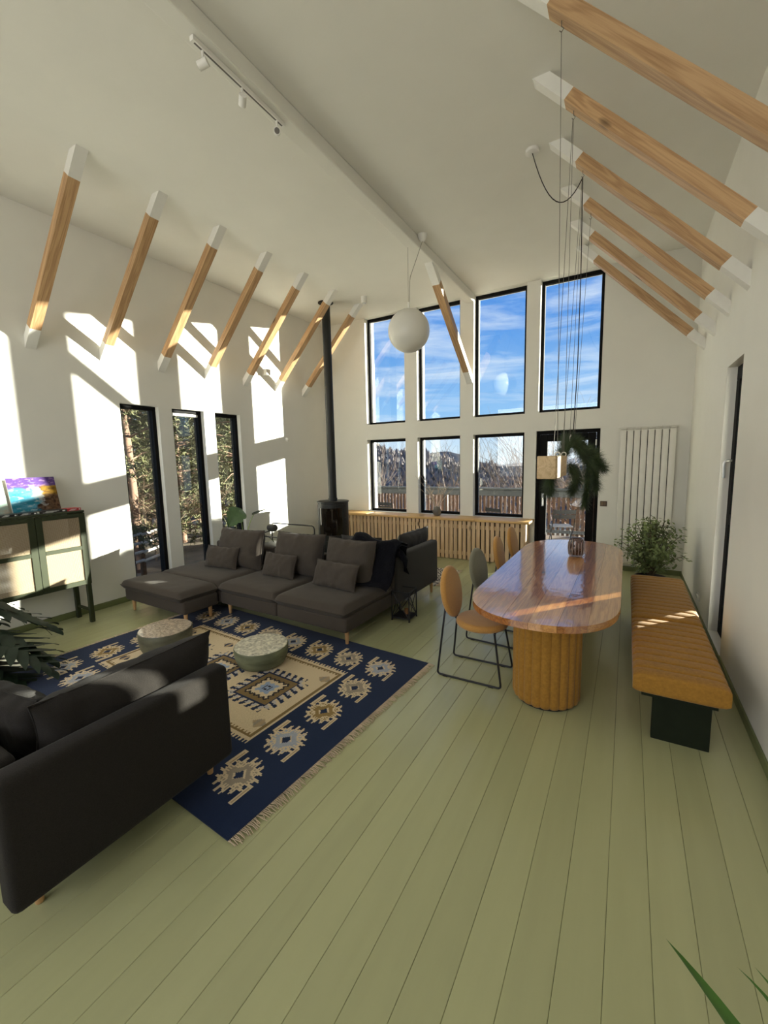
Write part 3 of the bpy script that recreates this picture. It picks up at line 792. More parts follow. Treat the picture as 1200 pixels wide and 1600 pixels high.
def dining_table():
    cx, cy, hx, hy, e = -.507, 4.16, .508, 1.49, .62
    t = thing('dining_table', 'long oval lacquered plank dining table on fluted mustard pedestals', 'table', (cx, cy, 0))
    M_top = table_material('lacquered_oak', (.23, .055, .011), (.54, .205, .05))
    M_lt = table_material('lacquered_oak_pale', (.40, .14, .03), (.66, .31, .09))
    def ye(x):
        k = max(0, 1-(abs(x)/hx)**2.35)**(1/2.35); return hy-e+e*k
    xs = [-.508, -.335, -.17, .0, .17, .335, .508]
    top = MB()
    for i in range(6):
        a, b = xs[i]+.0007, xs[i+1]-.0007; n = 14
        xx = [a+(b-a)*k/n for k in range(n+1)]
        poly = [(x, -ye(x)) for x in xx]+[(x, ye(x)) for x in reversed(xx)]
        out = []
        for p in poly:
            if not out or (Vector(p)-Vector(out[-1])).length > 1e-4: out.append(p)
        z1 = .75+(.0006 if i % 2 else 0)
        obj('plank', MB().prism(out, 2, .704, z1), M_lt if i in (3, 5) else M_top, t)
    rr = .225
    for y in (-.97, .86):
        p = obj('pedestal', MB().lathe([(rr-.02, .012), (rr-.02, .70)], 36, (0, y, 0)).shift((.04, 0, 0)), M_must, t, smooth=40)
        n = 22
        for k in range(n):
            a = 2*PI*k/n; fr = .046
            px, py = .04+(rr-.030)*math.cos(a), y+(rr-.030)*math.sin(a)
            obj('flute', MB().tube([(px, py, .014), (px, py, .022), (px, py, .05), (px, py, .66), (px, py, .70)], [fr*.75, fr*.93, fr, fr, fr*.97], 12), M_must, p, smooth=60)
        obj('base_plate', MB().lathe([(rr-.01, 0), (rr-.01, .012)], 36, (.04, y, 0)), M_blackm, p)
dining_table()
def jar():
    c = (-.43, 4.74, .7515)
    t = thing('glass_jar', 'smoky ribbed glass jar of pebbles on the dining table', 'jar', c)
    g = glass_mat('smoked_glass', (.62, .52, .46), 1.0)
    obj('glass_wall', MB().lathe([(.062, 0), (.072, .02), (.080, .09), (.076, .15), (.064, .185), (.061, .185), (.072, .15), (.076, .09), (.068, .022), (0, .012)], 32), g, t, smooth=50)
    for k in range(16):
        a = 2*PI*k/16; obj('rib', MB().tube([(.0735*math.cos(a), .0735*math.sin(a), .02), (.0815*math.cos(a), .0815*math.sin(a), .09), (.0775*math.cos(a), .0775*math.sin(a), .15)], .003, 5), mat('jar_rib', (.30, .22, .18), .15, var=.1), t, smooth=60)
    pb = MB()
    for k in range(24):
        a = R.uniform(0, 6.28); q = R.uniform(0, .042); z = R.uniform(.012, .02)
        prof = [(z*math.sin(PI*i/6)*1.15+1e-4, z*.75*(1-math.cos(PI*i/6))) for i in range(7)]
        pb.lathe(prof, 10, (c[0]+q*math.cos(a), c[1]+q*math.sin(a), c[2]+.014+.020*(k//8)))
    single('pebbles', pb, mat('pebble_stone', (.36, .27, .21), .6, var=.6, scale=45), 'small rounded pebbles filling the glass jar', 'pebbles', (c[0], c[1], c[2]+.014), kind='stuff', smooth=80)
jar()

# ------------------------------------------------------------------ dining chairs
def make_chair(label, m, group=None):
    t = thing('dining_chair', label, 'chair', group=group)
    def disc(r, th, n=40):
        prof = [(0.0001, -th/2)]
        for i in range(9):
            a = -PI/2+PI*i/8; prof.append((r-th/2+th/2*math.cos(a), th/2*math.sin(a)))
        prof.append((.0001, th/2+.008)); return MB().lathe(prof, n)
    obj('seat', disc(.212, .062).shift((.03, 0, .455)), m, t, smooth=60)
    b = disc(.195, .05).xf(Matrix.Scale(1.12, 4, (1, 0, 0))).xf(Matrix.Rotation(PI/2, 4, 'Y')).xf(Matrix.Rotation(math.radians(-10), 4, 'Y')).shift((-.235, 0, .675))
    obj('backrest', b, m, t, smooth=60)
    def rnd(pts, r=.03, n=4):
        out = [Vector(pts[0])]
        for i in range(1, len(pts)-1):
            p = Vector(pts[i]); a = (Vector(pts[i-1])-p).normalized(); c = (Vector(pts[i+1])-p).normalized()
            for k in range(n+1):
                f = k/n; out.append((p+a*r)*(1-f)**2+p*2*f*(1-f)+(p+c*r)*f**2)
        out.append(Vector(pts[-1])); return out
    for s in (-1, 1):
        obj('sled_frame', MB().tube(rnd([(-.235, s*.135, .60), (-.245, s*.17, .43), (-.29, s*.19, .0095), (.24, s*.19, .0095), (.175, s*.15, .425)]), .0085, 8), M_blackm, t, smooth=60)
        obj('glide', rbox(-.24, -.20, s*.19-.009, s*.19+.009, 0, .005, .001, 1), M_blackm, t)
        obj('glide', rbox(.14, .18, s*.19-.009, s*.19+.009, 0, .005, .001, 1), M_blackm, t)
    obj('seat_bar', MB().tube(rnd([(.175, -.15, .425), (.17, 0, .424), (.175, .15, .425)], .02), .0085, 8), M_blackm, t, smooth=60)
    obj('back_bracket', MB().tube([(-.04, 0, .43), (-.18, 0, .43), (-.235, 0, .50), (-.255, 0, .60)], .010, 8), M_blackm, t, smooth=60)
    return t
ch = make_chair('mustard round-backed dining chair at the open end of the table, closest to the rug', M_mustc)
ch.location = (-1.02, 3.29, 0); ch.rotation_euler.z = math.radians(0)
for (x, y, rz, lab, m) in ((-1.03, 4.06, -4, 'sage grey round-backed dining chair between mustard chairs', M_greyc),
                           (-1.02, 4.84, 3, 'mustard round-backed dining chair just beyond the sage grey one', M_mustc),
                           (-1.03, 5.55, 0, 'mustard round-backed dining chair at the table end by the glass door', M_mustc)):
    c = make_chair(lab, m); c.location = (x, y, 0); c.rotation_euler.z = math.radians(rz)

# ------------------------------------------------------------------ upholstered benches
def bench(label, y0, y1, nch, y_leg0, y_leg1):
    x0, x1, z0, z1 = .085, .565, .335, .478
    t = thing('upholstered_bench', label, 'bench', ((x0+x1)/2, (y0+y1)/2, 0), group=None)
    p = (y1-y0)/nch
    for k in range(nch):
        ya = y0+k*p
        prof = []
        def fn(a, b, ya=ya, k=k):
            u = a*2-1; q = b*2*PI
            cy_, cz = ya+p/2, (z0+z1)/2
            yy = math.copysign(abs(math.cos(q))**.30, math.cos(q)); zz = math.copysign(abs(math.sin(q))**.34, math.sin(q))
            sh = max(0.0, 1-abs(u)**5)**.38; de = min(abs(cy_+yy*p*.515-y0), abs(y1-cy_-yy*p*.515)); sh *= 1-.42*math.exp(-max(0, de)/.045)
            endb = 1.0
            return ((x0+x1)/2+u*(x1-x0)/2, cy_+yy*p*.50, cz+zz*(z1-z0)/2*(.62+.38*sh))
        m = MB().grid(24, 28, fn)
        base = len(m.v)
        for side in (0, 24):
            ring = [j*25+side for j in range(28)]
            m.f.append(tuple(ring))
        obj('padded_channel', m, M_must, t, smooth=50, weld=True, world=True)
    obj('seat_board', MB().box(x0+.05, x1-.05, y0+.04, y1-.04, z0-.02, z0+.02), M_greenb, t, world=True)
    for y in (y_leg0, y_leg1): obj('panel_leg', rbox(.20, .50, y, y+.055, 0, z0-.015, .003, 1), M_greenb, t, world=True)
bench('channel-stitched mustard bench with dark green panel legs, at the open end', 2.87, 3.925, 10, 2.985, 3.76)
bench('channel-stitched mustard bench next to the leafy ficus', 3.955, 5.36, 13, 4.07, 5.18)

# ------------------------------------------------------------------ radiator
def radiator():
    x0, x1, z0, z1 = -.115, .585, .13, 2.20
    t = thing('column_radiator', 'tall white panel radiator of eight columns beside the glass door', 'radiator', ((x0+x1)/2, YB-.05, z0))
    n = 8; p = (x1-x0)/n
    M_rad = mat('radiator_enamel', (.78, .76, .69), .4, var=.02)
    for k in range(n):
        obj('column', rbox(x0+k*p+.005, x0+(k+1)*p-.005, YB-.115, YB-.035, z0+.02, z1-.045, .006, 2), M_rad, t, world=True, smooth=40)
        for zz in (z1-.04, z0):
            obj('header_cap', rbox(x0+k*p+.012, x0+(k+1)*p-.012, YB-.11, YB-.04, zz, zz+.014, .003, 1), M_rad, t, world=True)
            obj('header_cap', rbox(x0+k*p+.003, x0+(k+1)*p-.003, YB-.11, YB-.04, zz+.02, zz+.034, .003, 1), M_rad, t, world=True)
    for z in (z1-.022, z0+.017): obj('header_pipe', MB().tube([(x0-.02, YB-.075, z), (x1+.02, YB-.075, z)], .011, 10), M_rad, t, world=True, smooth=50)
    obj('gap_sheet', MB().box(x0+.01, x1-.01, YB-.085, YB-.075, z0+.04, z1-.06), mat('radiator_gap_shade', (.05, .048, .04), .9), t, world=True)  # dark sheet, the shade between the columns put into its colour
    for x in (x0+.1, x1-.1): obj('bracket', MB().box(x-.015, x+.015, YB-.076, YB, z1-.3, z1-.26), M_rad, t, world=True)
radiator()

# ------------------------------------------------------------------ cabinet, pictures, books
M_cab = mat('green_cabinet_paint', (.022, .030, .0085), .5, var=.06)
M_cane = mesh_weave_mat('cane_webbing', (.44, .34, .22))
def cabinet():
    xb, xf, y0, y1, z0, z1 = -5.665, -5.30, 1.46, 2.395, .46, 1.31
    t = thing('cane_cabinet', 'olive green metal cabinet with cane webbing doors on tall legs', 'cabinet', ((xb+xf)/2, (y0+y1)/2, 0))
    B = lambda n, *a: obj(n, rbox(*a, .004, 1), M_cab, t, world=True)
    B('top_panel', xb, xf, y0, y1, z1-.025, z1); B('bottom_panel', xb, xf-.02, y0+.02, y1-.02, z0, z0+.022)
    B('side_panel', xb, xf-.02, y0, y0+.02, z0, z1-.026); B('side_panel', xb, xf-.02, y1-.02, y1, z0, z1-.026)
    B('shelf', xb+.02, xf-.03, y0+.021, y1-.021, .88, .895)
    ym = (y0+y1)/2
    for a, b, hs in ((y0+.002, ym-.003, 1), (ym+.003, y1-.002, -1)):
        d = obj('door', MB().box(xf-.018, xf, a, a+.058, z0, z1-.03).box(xf-.018, xf, b-.058, b, z0, z1-.03), M_cab, t, world=True)
        def D(n, *q): obj(n, rbox(*q, .003, 1), M_cab, d, world=True)
        D('door_rail', xf-.018, xf, a+.058, b-.058, z0, z0+.055); D('door_rail', xf-.018, xf, a+.058, b-.058, z1-.075, z1-.03); D('door_rail', xf-.018, xf, a+.058, b-.058, .865, .91)
        for c, e in ((z0+.055, .865), (.91, z1-.075)): obj('cane_panel', MB().box(xf-.012, xf-.008, a+.058, b-.058, c, e), M_cane, d, world=True)
    for y in (y0+.004, y1-.049):
        for x in (xb+.005, xf-.05): B('leg', x, x+.045, y, y+.045, 0, z0)
        B('stretcher', xb+.05, xf-.05, y+.01, y+.035, .13, .16)
cabinet()
def picture(name, label, y0, y1, w, h, xbot, xtop, zb, fn):
    t = thing(name, label, 'painting', (xbot, (y0+y1)/2, zb))
    L = y1-y0; nu, nv = 90, 70
    m = MB(); m.grid(nu, nv, lambda a, b: (xbot+(xtop-xbot)*b, y0+L*a, zb+h*b))
    m.shift(-Vector((xbot, (y0+y1)/2, zb)))
    me = bpy.data.meshes.new('painted_face'); me.from_pydata([tuple(p) for p in m.v], [], m.f)
    at = me.color_attributes.new('dye', 'FLOAT_COLOR', 'CORNER'); buf = []
    for j in range(nv):
        for i in range(nu): c = fn((i+.5)/nu, (j+.5)/nv); buf += [c[0]*.62, c[1]*.62, c[2]*.62, 1]*4
    at.data.foreach_set('color', buf)
    obj('painted_face', me, MATS.get('canvas_paint') or attr_mat('canvas_paint', .5, .3, 0), t)
    q = MB(); d = .022
    q.add([(xbot-.0006, y0, zb), (xbot-.0006, y1, zb), (xtop-.0006, y1, zb+h), (xtop-.0006, y0, zb+h), (xbot-d, y0, zb), (xbot-d, y1, zb), (xtop-d, y1, zb+h), (xtop-d, y0, zb+h)],
          [(0, 1, 2, 3), (7, 6, 5, 4), (0, 4, 5, 1), (1, 5, 6, 2), (2, 6, 7, 3), (3, 7, 4, 0)])
    obj('canvas_edge', q, mat('canvas_edge', (.55, .53, .50), .8), t, world=True)
def mixc(a, b, t): t = max(0, min(1, t)); return tuple(a[i]*(1-t)+b[i]*t for i in range(3))
def sm(a, b, x): t = max(0, min(1, (x-a)/(b-a))); return t*t*(3-2*t)
def sea(u, v):
    f = lambda x, y, s: noise.fractal(Vector((x, y, s)), 1.0, 2.0, 5)
    n = f(u*3, v*8, 1.0); n2 = f(u*7+3, v*16, 4.0); n3 = f(u*12, v*12, 8.0)
    c = mixc((.03, .30, .42), (.16, .50, .72), .5+n*.9+(v-.4))
    c = mixc(c, (.55, .72, .78), sm(.15, .6, n2)*.8)
    c = mixc(c, (.16, .08, .34), sm(.62, .74, v+n*.06)); c = mixc(c, (.42, .26, .52), sm(.1, .5, n2)*sm(.66, .8, v))
    d = u-.63+(.75-v)*.2+n*.09
    cl = mixc((.055, .03, .02), (.26, .15, .08), .5+n3*1.1); cl = mixc(cl, mixc((.20, .10, .02), (.50, .29, .03), .5+n2), sm(.42, .55, v+n*.1))
    c = mixc(c, cl, sm(0, .07, d)*(1-sm(.72, .80, v+n*.05)))
    r = abs(u-.57-(.5-v)*.32+n2*.10); sp = max(0, 1-r/.17)*max(0, 1-abs(v-.52)/.45)
    c = mixc(c, (.52, .58, .60), sm(.18, .62, sp+n3*.45)*.85)
    c = mixc(c, (.02, .025, .06), sm(.30, .5, .5-abs(u-.52)*2+n3*.5)*(1-sm(.06, .2, v)))
    return c
def pale(u, v):
    n = noise.noise(Vector((u*4, v*9, 7)))*.6+noise.noise(Vector((u*12, v*20, 9)))*.4
    c = mixc((.42, .62, .58), (.62, .68, .58), .5+n)
    return mixc(c, (.55, .42, .30), (.35-v)*2+n)
picture('seascape_painting', 'seascape canvas with turquoise sea, purple sky and brown cliff leaning on the wall', 1.83, 2.26, .43, .38, -5.50, -5.60, 1.3115, sea)
picture('seascape_painting', 'pale green and sand coloured canvas beside the turquoise seascape', 1.32, 1.80, .43, .40, -5.50, -5.61, 1.3115, pale)
def book(label, y0, y1, cols, z=1.3105, h=.027):
    t = thing('book', label, 'book', (-5.395, (y0+y1)/2, z))
    x0, x1 = -5.47, -5.325
    M = mat('cover_'+cols[0], cols[1], .4, var=.05)
    obj('cover', MB().box(x0, x1, y0, y1, z, z+.003).box(x0, x1, y0, y1, z+h-.003, z+h).box(x1-.003, x1, y0, y1, z+.003, z+h-.003), M, t, world=True)
    obj('pages', MB().box(x0+.003, x1-.004, y0+.003, y1-.003, z+.0031, z+h-.0031), mat('paper', (.75, .70, .60), .9, var=.05), t, world=True)
    L = y1-y0; m = MB()
    for k in range(3):
        a = y0+L*(.12+.1*k*R.random()); m.box(x1, x1+.0008, a, a+L*(.25+.25*R.random()), z+.006+.006*k, z+.009+.006*k)
    m.box(x1, x1+.0008, y1-L*.16, y1-L*.06, z+.007, z+.019)
    obj('spine_lettering', m, mat('spine_print', (.75, .74, .70), .6), t, world=True)
book('black book with a white spine emblem lying under the pale canvas', 1.66, 1.80, ('black', (.012, .014, .014)))
book('black book lying under the seascape between two others', 1.805, 1.965, ('black2', (.012, .014, .016)))
book('long black book lying next to the red one', 1.985, 2.235, ('black3', (.014, .012, .012)))
book('red book at the cabinet corner', 2.24, 2.375, ('red', (.35, .012, .02)))

# ------------------------------------------------------------------ plants
M_leafd = mat('dark_leaf', (.009, .020, .010), .6, var=.3, scale=9, spec=.25)
M_leaf = mat('green_leaf', (.055, .115, .028), .45, var=.3, scale=9)
M_fic = mat('ficus_leaf', (.18, .23, .085), .5, var=.45, scale=5, spec=.4)
M_stem = mat('plant_stem', (.16, .22, .06), .6, var=.2)
M_soil = mat('potting_soil', (.03, .02, .014), .95, var=.3, scale=60, bump=.8)
M_potw = mat('pot_glaze', (.55, .53, .48), .45, var=.05)
M_potd = mat('pot_dark', (.05, .048, .045), .6, var=.1)
def pot(t, r, h, m, c=(0, 0, 0)):
    obj('pot', MB().lathe([(r*.74, 0), (r*.95, h*.9), (r, h), (r*.93, h), (r*.88, h*.86), (0, h*.85)], 32, c), m, t, smooth=40)
    obj('soil', MB().lathe([(r*.87, h*.86), (r*.5, h*.885), (0, h*.89)], 24, c), M_soil, t, smooth=60)
def bez(a, b, c, n=10):
    a, b, c = Vector(a), Vector(b), Vector(c); return [a*(1-i/n)**2+b*2*(i/n)*(1-i/n)+c*(i/n)**2 for i in range(n+1)]
def leaf_frame(tip_dir, up):
    d = Vector(tip_dir).normalized(); s = d.cross(Vector(up)).normalized(); u = s.cross(d); return d, s, u
def lobed_leaf(base, d, up, L, W, lobes=9, droop=.25):
    """deeply cut leaf with finger lobes either side of the midrib"""
    d, s, u = leaf_frame(d, up); base = Vector(base); m = MB()
    def rib(f): return base+d*L*f-u*(droop*L*f*f)+u*.04*L*math.sin(PI*f)
    m.tube([rib(i/10) for i in range(11)], [.006*(1-i/11)+.001 for i in range(11)], 5)
    for side in (-1, 1):
        for k in range(lobes):
            f = .03+.88*k/lobes; w = W*(.45+.55*math.sin(PI*min(1, f*.85+.22)))
            root0, root1 = rib(f), rib(min(1, f+.15)); ang = math.radians(62-48*f)
            dirv = (s*side*math.sin(ang)+d*math.cos(ang)); n = 5; pts0 = []; pts1 = []
            for i in range(n+1):
                g = i/n; wob = u*(-.16*w*g*g+.02*w*math.sin(g*6+k)); c = root0*(1-.0)+dirv*w*g+wob
                hw = (root1-root0).length*(.80*(1-g**2.2)) if g < 1 else 0
                cc = (root0+root1)/2+dirv*w*g+wob
                pts0.append(cc-d*hw); pts1.append(cc+d*hw+u*.006)
            o = len(m.v); m.v += pts0+pts1
            for i in range(n): m.f.append((o+i, o+i+1, o+n+2+i, o+n+1+i))
    return m
def selloum():
    c = Vector((-5.05, .86, 0))
    t = thing('philodendron_plant', 'potted philodendron with big dark finger-lobed leaves beside the cabinet', 'plant', tuple(c))
    pot(t, .19, .32, M_potd)
    tips = [((.36, .40, .42), .50), ((.46, .26, .26), .50), ((.20, .50, .56), .46), ((.10, .40, .70), .44), ((.52, .40, .34), .46), ((.50, .10, .48), .44), ((-.1, .35, .62), .4), ((.30, .10, .66), .42), ((.05, -.2, .62), .4), ((.55, .34, .16), .42)]
    for k, (p, L) in enumerate(tips):
        p = Vector(p); a = Vector((p.x*.1, p.y*.1, .28)); h = Vector((p.x*.35, p.y*.35, p.z+.18))
        obj('leaf_stalk', MB().tube(bez(a, h, p, 8), .008, 6), M_stem, t, smooth=60)
        d = Vector((p.x, p.y, -.22)).normalized()
        obj('leaf', lobed_leaf(p, d, (0, 0, 1), L*1.1, L*.58, 6, .35), M_leafd, t, smooth=60)
selloum()
def heart_leaf(base, d, up, L, W, droop=.3, cuts=True):
    d, s, u = leaf_frame(d, up); base = Vector(base); m = MB(); n = 16
    def fn(a, b):
        f = a; w = W*(math.sin(PI*min(1, f**.62))**.8)*(1-.1*f)
        g = b*2-1
        cut = 1-(.28*max(0, math.sin(f*22))**3*abs(g)**3 if cuts else 0)
        return base+d*(L*(f-.12*abs(g)*(1-f)))+s*g*w*cut-u*(droop*L*f*f)+u*(.12*W*abs(g))
    m.grid(n, 10, fn); return m
def monstera():
    c = Vector((-5.28, 4.62, 0)); t = thing('monstera_plant', 'potted monstera with two broad green leaves behind the chaise seat', 'plant', tuple(c))
    pot(t, .16, .34, M_potw)
    for k, (p, d, L, W, m) in enumerate((((.06, -.10, 1.06), (-.15, -.45, -.55), .31, .16, M_leaf), ((.02, .22, .96), (.1, .9, .42), .30, .07, M_leafd), ((-.12, .05, .70), (-.3, -.4, .1), .24, .11, M_leaf), ((.10, .30, .62), (.3, .6, -.3), .24, .10, M_leaf))):
        p = Vector(p); obj('leaf_stalk', MB().tube(bez((0, 0, .28), (p.x*.2, p.y*.2, p.z*.8), p, 10), .007, 6), mat('pale_stalk', (.30, .38, .13), .5), t, smooth=60)
        obj('leaf', heart_leaf(p, d, (.75, -.6, .5) if k == 0 else (0, 0, 1), L, W, .12 if k == 0 else .3), m, t, smooth=60)
monstera()
def ficus():
    c = Vector((.30, 6.0, 0)); t = thing('ficus_plant', 'bushy small-leaved ficus in a pot between radiator and bench', 'plant', tuple(c))
    pot(t, .17, .30, M_potd)
    br = MB(); lv = MB(); r2 = random.Random(3)
    for k in range(46):
        a = r2.uniform(0, 2*PI); el = r2.uniform(-.1, 1.45); rr = .36
        tip = Vector((math.cos(a)*math.cos(el)*rr, math.sin(a)*math.cos(el)*rr, .60+math.sin(el)*.40))
        tip *= 1; pts = bez((0, 0, .26), (tip.x*.25, tip.y*.25, .26+(tip.z-.26)*.65), tip, 7)
        br.tube(pts, [.007*(1-i/9)+.001 for i in range(8)], 4)
        for q in range(52):
            f = r2.uniform(.35, 1.03); i = min(6, int(f*7)); p = pts[i].lerp(pts[i+1], min(1, f*7-i)) + Vector((r2.uniform(-1, 1), r2.uniform(-1, 1), r2.uniform(-1, 1)))*.06
            d = Vector((r2.uniform(-1, 1)+tip.x*2, r2.uniform(-1, 1)+tip.y*2, r2.uniform(-.8, .3))).normalized()
            s = d.cross(Vector((r2.uniform(-.3, .3), r2.uniform(-.3, .3), 1))).normalized(); l = r2.uniform(.042, .064); w = l*.34; n = s.cross(d)
            o = len(lv.v); lv.v += [p, p+d*l*.5+s*w, p+d*l-n*.006, p+d*l*.5-s*w, p+d*l*.5-n*.004]
            lv.f += [(o, o+1, o+4), (o+1, o+2, o+4), (o+2, o+3, o+4), (o+3, o, o+4)]
    br.tube([(0, 0, .24), (.01, .0, .36), (-.005, .01, .52)], [.014, .012, .008], 7)
    obj('branches', br, mat('ficus_bark', (.10, .075, .045), .8), t)
    tag(obj('foliage', lv, M_fic, t), kind='stuff')
ficus()
def blade_plant():
    c = Vector((.508, .88, 0)); t = thing('grass_leaf_plant', 'potted plant with long pointed green blades in the front corner', 'plant', tuple(c))
    pot(t, .13, .30, M_potw)
    for (tip, mid, w) in (((-.375, .245, .60), (-.16, .02, .62), .026), ((-.235, .255, .60), (-.10, .10, .66), .011), ((-.195, .295, .58), (-.08, .12, .62), .012), ((.05, .34, .6), (.02, .2, .7), .02), ((.10, -.28, .6), (.05, -.1, .7), .02), ((-.2, -.25, .55), (-.1, -.1, .65), .02)):
        pts = bez((0, 0, .27), mid, tip, 14); m = MB(); d0 = Vector(tip)-Vector((0, 0, .27)); s = d0.cross(Vector((0, 0, 1))).normalized()
        L_, C_, R_ = [], [], []
        for i, p in enumerate(pts):
            f = i/14; ww = w*(math.sin(PI*min(1, .22+.78*f))**.9 if f < 1 else 0); L_.append(p+s*ww); R_.append(p-s*ww); C_.append(p-Vector((0, 0, ww*.35)))
        o = len(m.v); m.v += L_+C_+R_
        for i in range(14):
            m.f += [(o+i, o+i+1, o+15+i+1, o+15+i), (o+15+i, o+15+i+1, o+30+i+1, o+30+i)]
        obj('leaf', m, mat('blade_leaf', (.045, .13, .012), .4, var=.2, scale=4), t, smooth=70)
blade_plant()
def twig_vase():
    c = Vector((-3.04, 7.22, .744)); t = thing('twig_vase', 'grey vase of dry bare twigs on the window shelf', 'vase', tuple(c))
    obj('vase', MB().lathe([(.05, 0), (.072, .03), (.078, .09), (.06, .15), (.055, .17), (.048, .17), (.05, .14), (0, .1)], 24), mat('vase_glaze', (.16, .145, .12), .5, var=.2), t, smooth=50)
    r2 = random.Random(5)
    for k in range(13):
        a = r2.uniform(0, 2*PI); sp = r2.uniform(.05, .5); h = r2.uniform(.35, .66)
        tip = Vector((math.cos(a)*sp-.12, min(.12, math.sin(a)*sp*.4), .15+h)); m = MB(); pts = bez((0, 0, .1), (tip.x*.3, tip.y*.3, .1+h*.6), tip, 7)
        m.tube(pts, [.0045-.0004*i for i in range(8)], 4)
        for q in (3, 4, 5):
            e = pts[q]+Vector((r2.uniform(-.1, .1), r2.uniform(-.04, .04), r2.uniform(.05, .12))); m.tube([pts[q], e], [.0028, .0014], 4)
        obj('twig', m, mat('dry_twig', (.62, .50, .38), .8), t)
twig_vase()

# ------------------------------------------------------------------ tubular frame behind the sofa
def tube_chair():
    t = thing('tubular_armchair', 'armchair with black bent tube frame and dark seat behind the sofa', 'armchair', (-4.92, 5.12, 0))
    def loop(y, z, h):
        p = [(-5.40, y, .0105), (-5.40, y, z-.05), (-5.385, y, z-.015), (-5.35, y, z), (-4.49, y, z+.0), (-4.455, y, z-.015), (-4.44, y, z-.05), (-4.44, y, .0105)]; return MB().tube(p, .0105, 8)
    for y, z in ((5.36, .735), (4.88, .60)): obj('frame_loop', loop(y, z, 0), M_blackm, t, smooth=60, world=True)
    obj('frame_loop', MB().tube([(-5.40, 5.34, .60), (-5.40, 4.90, .58)], .0105, 8), M_blackm, t, smooth=60, world=True)
    obj('frame_loop', MB().tube([(-4.44, 5.34, .60), (-4.44, 4.90, .58)], .0105, 8), M_blackm, t, smooth=60, world=True)
    obj('seat', rbox(-5.36, -4.48, 4.92, 5.32, .36, .44, .03, 3), mat('chair_leather', (.03, .027, .025), .5), t, smooth=50, world=True)
    obj('headrest', MB().lathe([(.0001, -.09), (.05, -.085), (.065, -.06), (.065, .06), (.05, .085), (.0001, .09)], 20).xf(Matrix.Rotation(PI/2, 4, 'Y')).shift((-5.33, 5.30, .66)), mat('chair_leather2', (.05, .045, .04), .6), t, smooth=60, world=True)
tube_chair()

# ------------------------------------------------------------------ lights and fittings
def globe():
    hx, hy = -2.522, 5.10; zc_, r = 3.44, .268
    t = thing('globe_pendant', 'large opal glass globe pendant hanging under the white beam', 'pendant lamp', (hx, hy, zc_+r))
    prof = [(max(.0001, r*math.sin(PI*i/24)), -r*math.cos(PI*i/24)) for i in range(25)]
    obj('globe', MB().lathe(prof, 48, (hx, hy, zc_)), mat('opal_glass', (.74, .72, .66), .3, var=.01), t, smooth=80, world=True)
    obj('neck', MB().tube([(hx, hy, zc_+r-.004), (hx, hy, zc_+r+.085)], .016, 12), M_whitep, t, smooth=50, world=True)
    M_cord = mat('clear_cord', (.30, .28, .24), .5)
    obj('hanging_wire', MB().tube([(hx, hy, zc_+r+.08), (hx, hy, beam_z-.0)], .0022, 6), M_cord, t, world=True)
    obj('cord', MB().tube(bez((hx+.012, hy, zc_+r+.08), (hx+.012, hy, 4.06), (hx+.03, hy+.02, 4.12), 6)+bez((hx+.03, hy+.02, 4.12), (-2.43, 5.14, 4.28), (-2.35, 5.165, 4.50), 8)[1:], .0034, 6), M_cord, t, world=True)
    obj('canopy', MB().lathe([(.012, 0), (.03, .004), (.058, .05), (.06, .078)], 28, (-2.345, 5.165, ZC-.079)), M_whitep, t, smooth=50, world=True)
globe()
def track_light():
    x = -2.47; y0, y1 = 2.0, 2.82; z = beam_z
    t = thing('track_light', 'white track rail with three spot heads on the ceiling beam', 'track light', (x, (y0+y1)/2, z-.03))
    obj('rail', rbox(x-.017, x+.017, y0, y1, z-.03, z-.0005, .002, 1), M_whitep, t, world=True)
    obj('rail_groove', MB().box(x-.006, x+.006, y0+.02, y1-.02, z-.0308, z-.03), mat('groove', (.12, .11, .1), .6), t, world=True)
    for y, d in ((2.08, (-.8, -.3, -.25)), (2.40, (-.7, .5, -.4)), (2.74, (.55, -.6, -.4))):
        h = obj('spot_head', MB().tube([(x, y, z-.03), (x, y, z-.085)], .008, 8), M_whitep, t, smooth=50, world=True)
        dv = Vector(d).normalized(); p = Vector((x, y, z-.105))
        obj('spot_can', MB().tube([p-dv*.03, p+dv*.035], .026, 16), M_whitep, h, smooth=50, world=True)
        obj('spot_lens', MB().tube([p+dv*.0352, p+dv*.037], .020, 16), mat('spot_lens', (.12, .11, .10), .2), h, world=True)
track_light()
def ceiling_spot():
    t = thing('ceiling_spot', 'small white cylinder spotlight on the ceiling near the stove pipe', 'spotlight', (-4.04, 6.45, ZC-.11))
    obj('can', MB().lathe([(.045, 0), (.047, .002), (.047, .109)], 24), M_whitep, t, smooth=50)
    obj('lens', MB().lathe([(.034, -.002), (.034, .0)], 20), MATS['spot_lens'], t)
ceiling_spot()
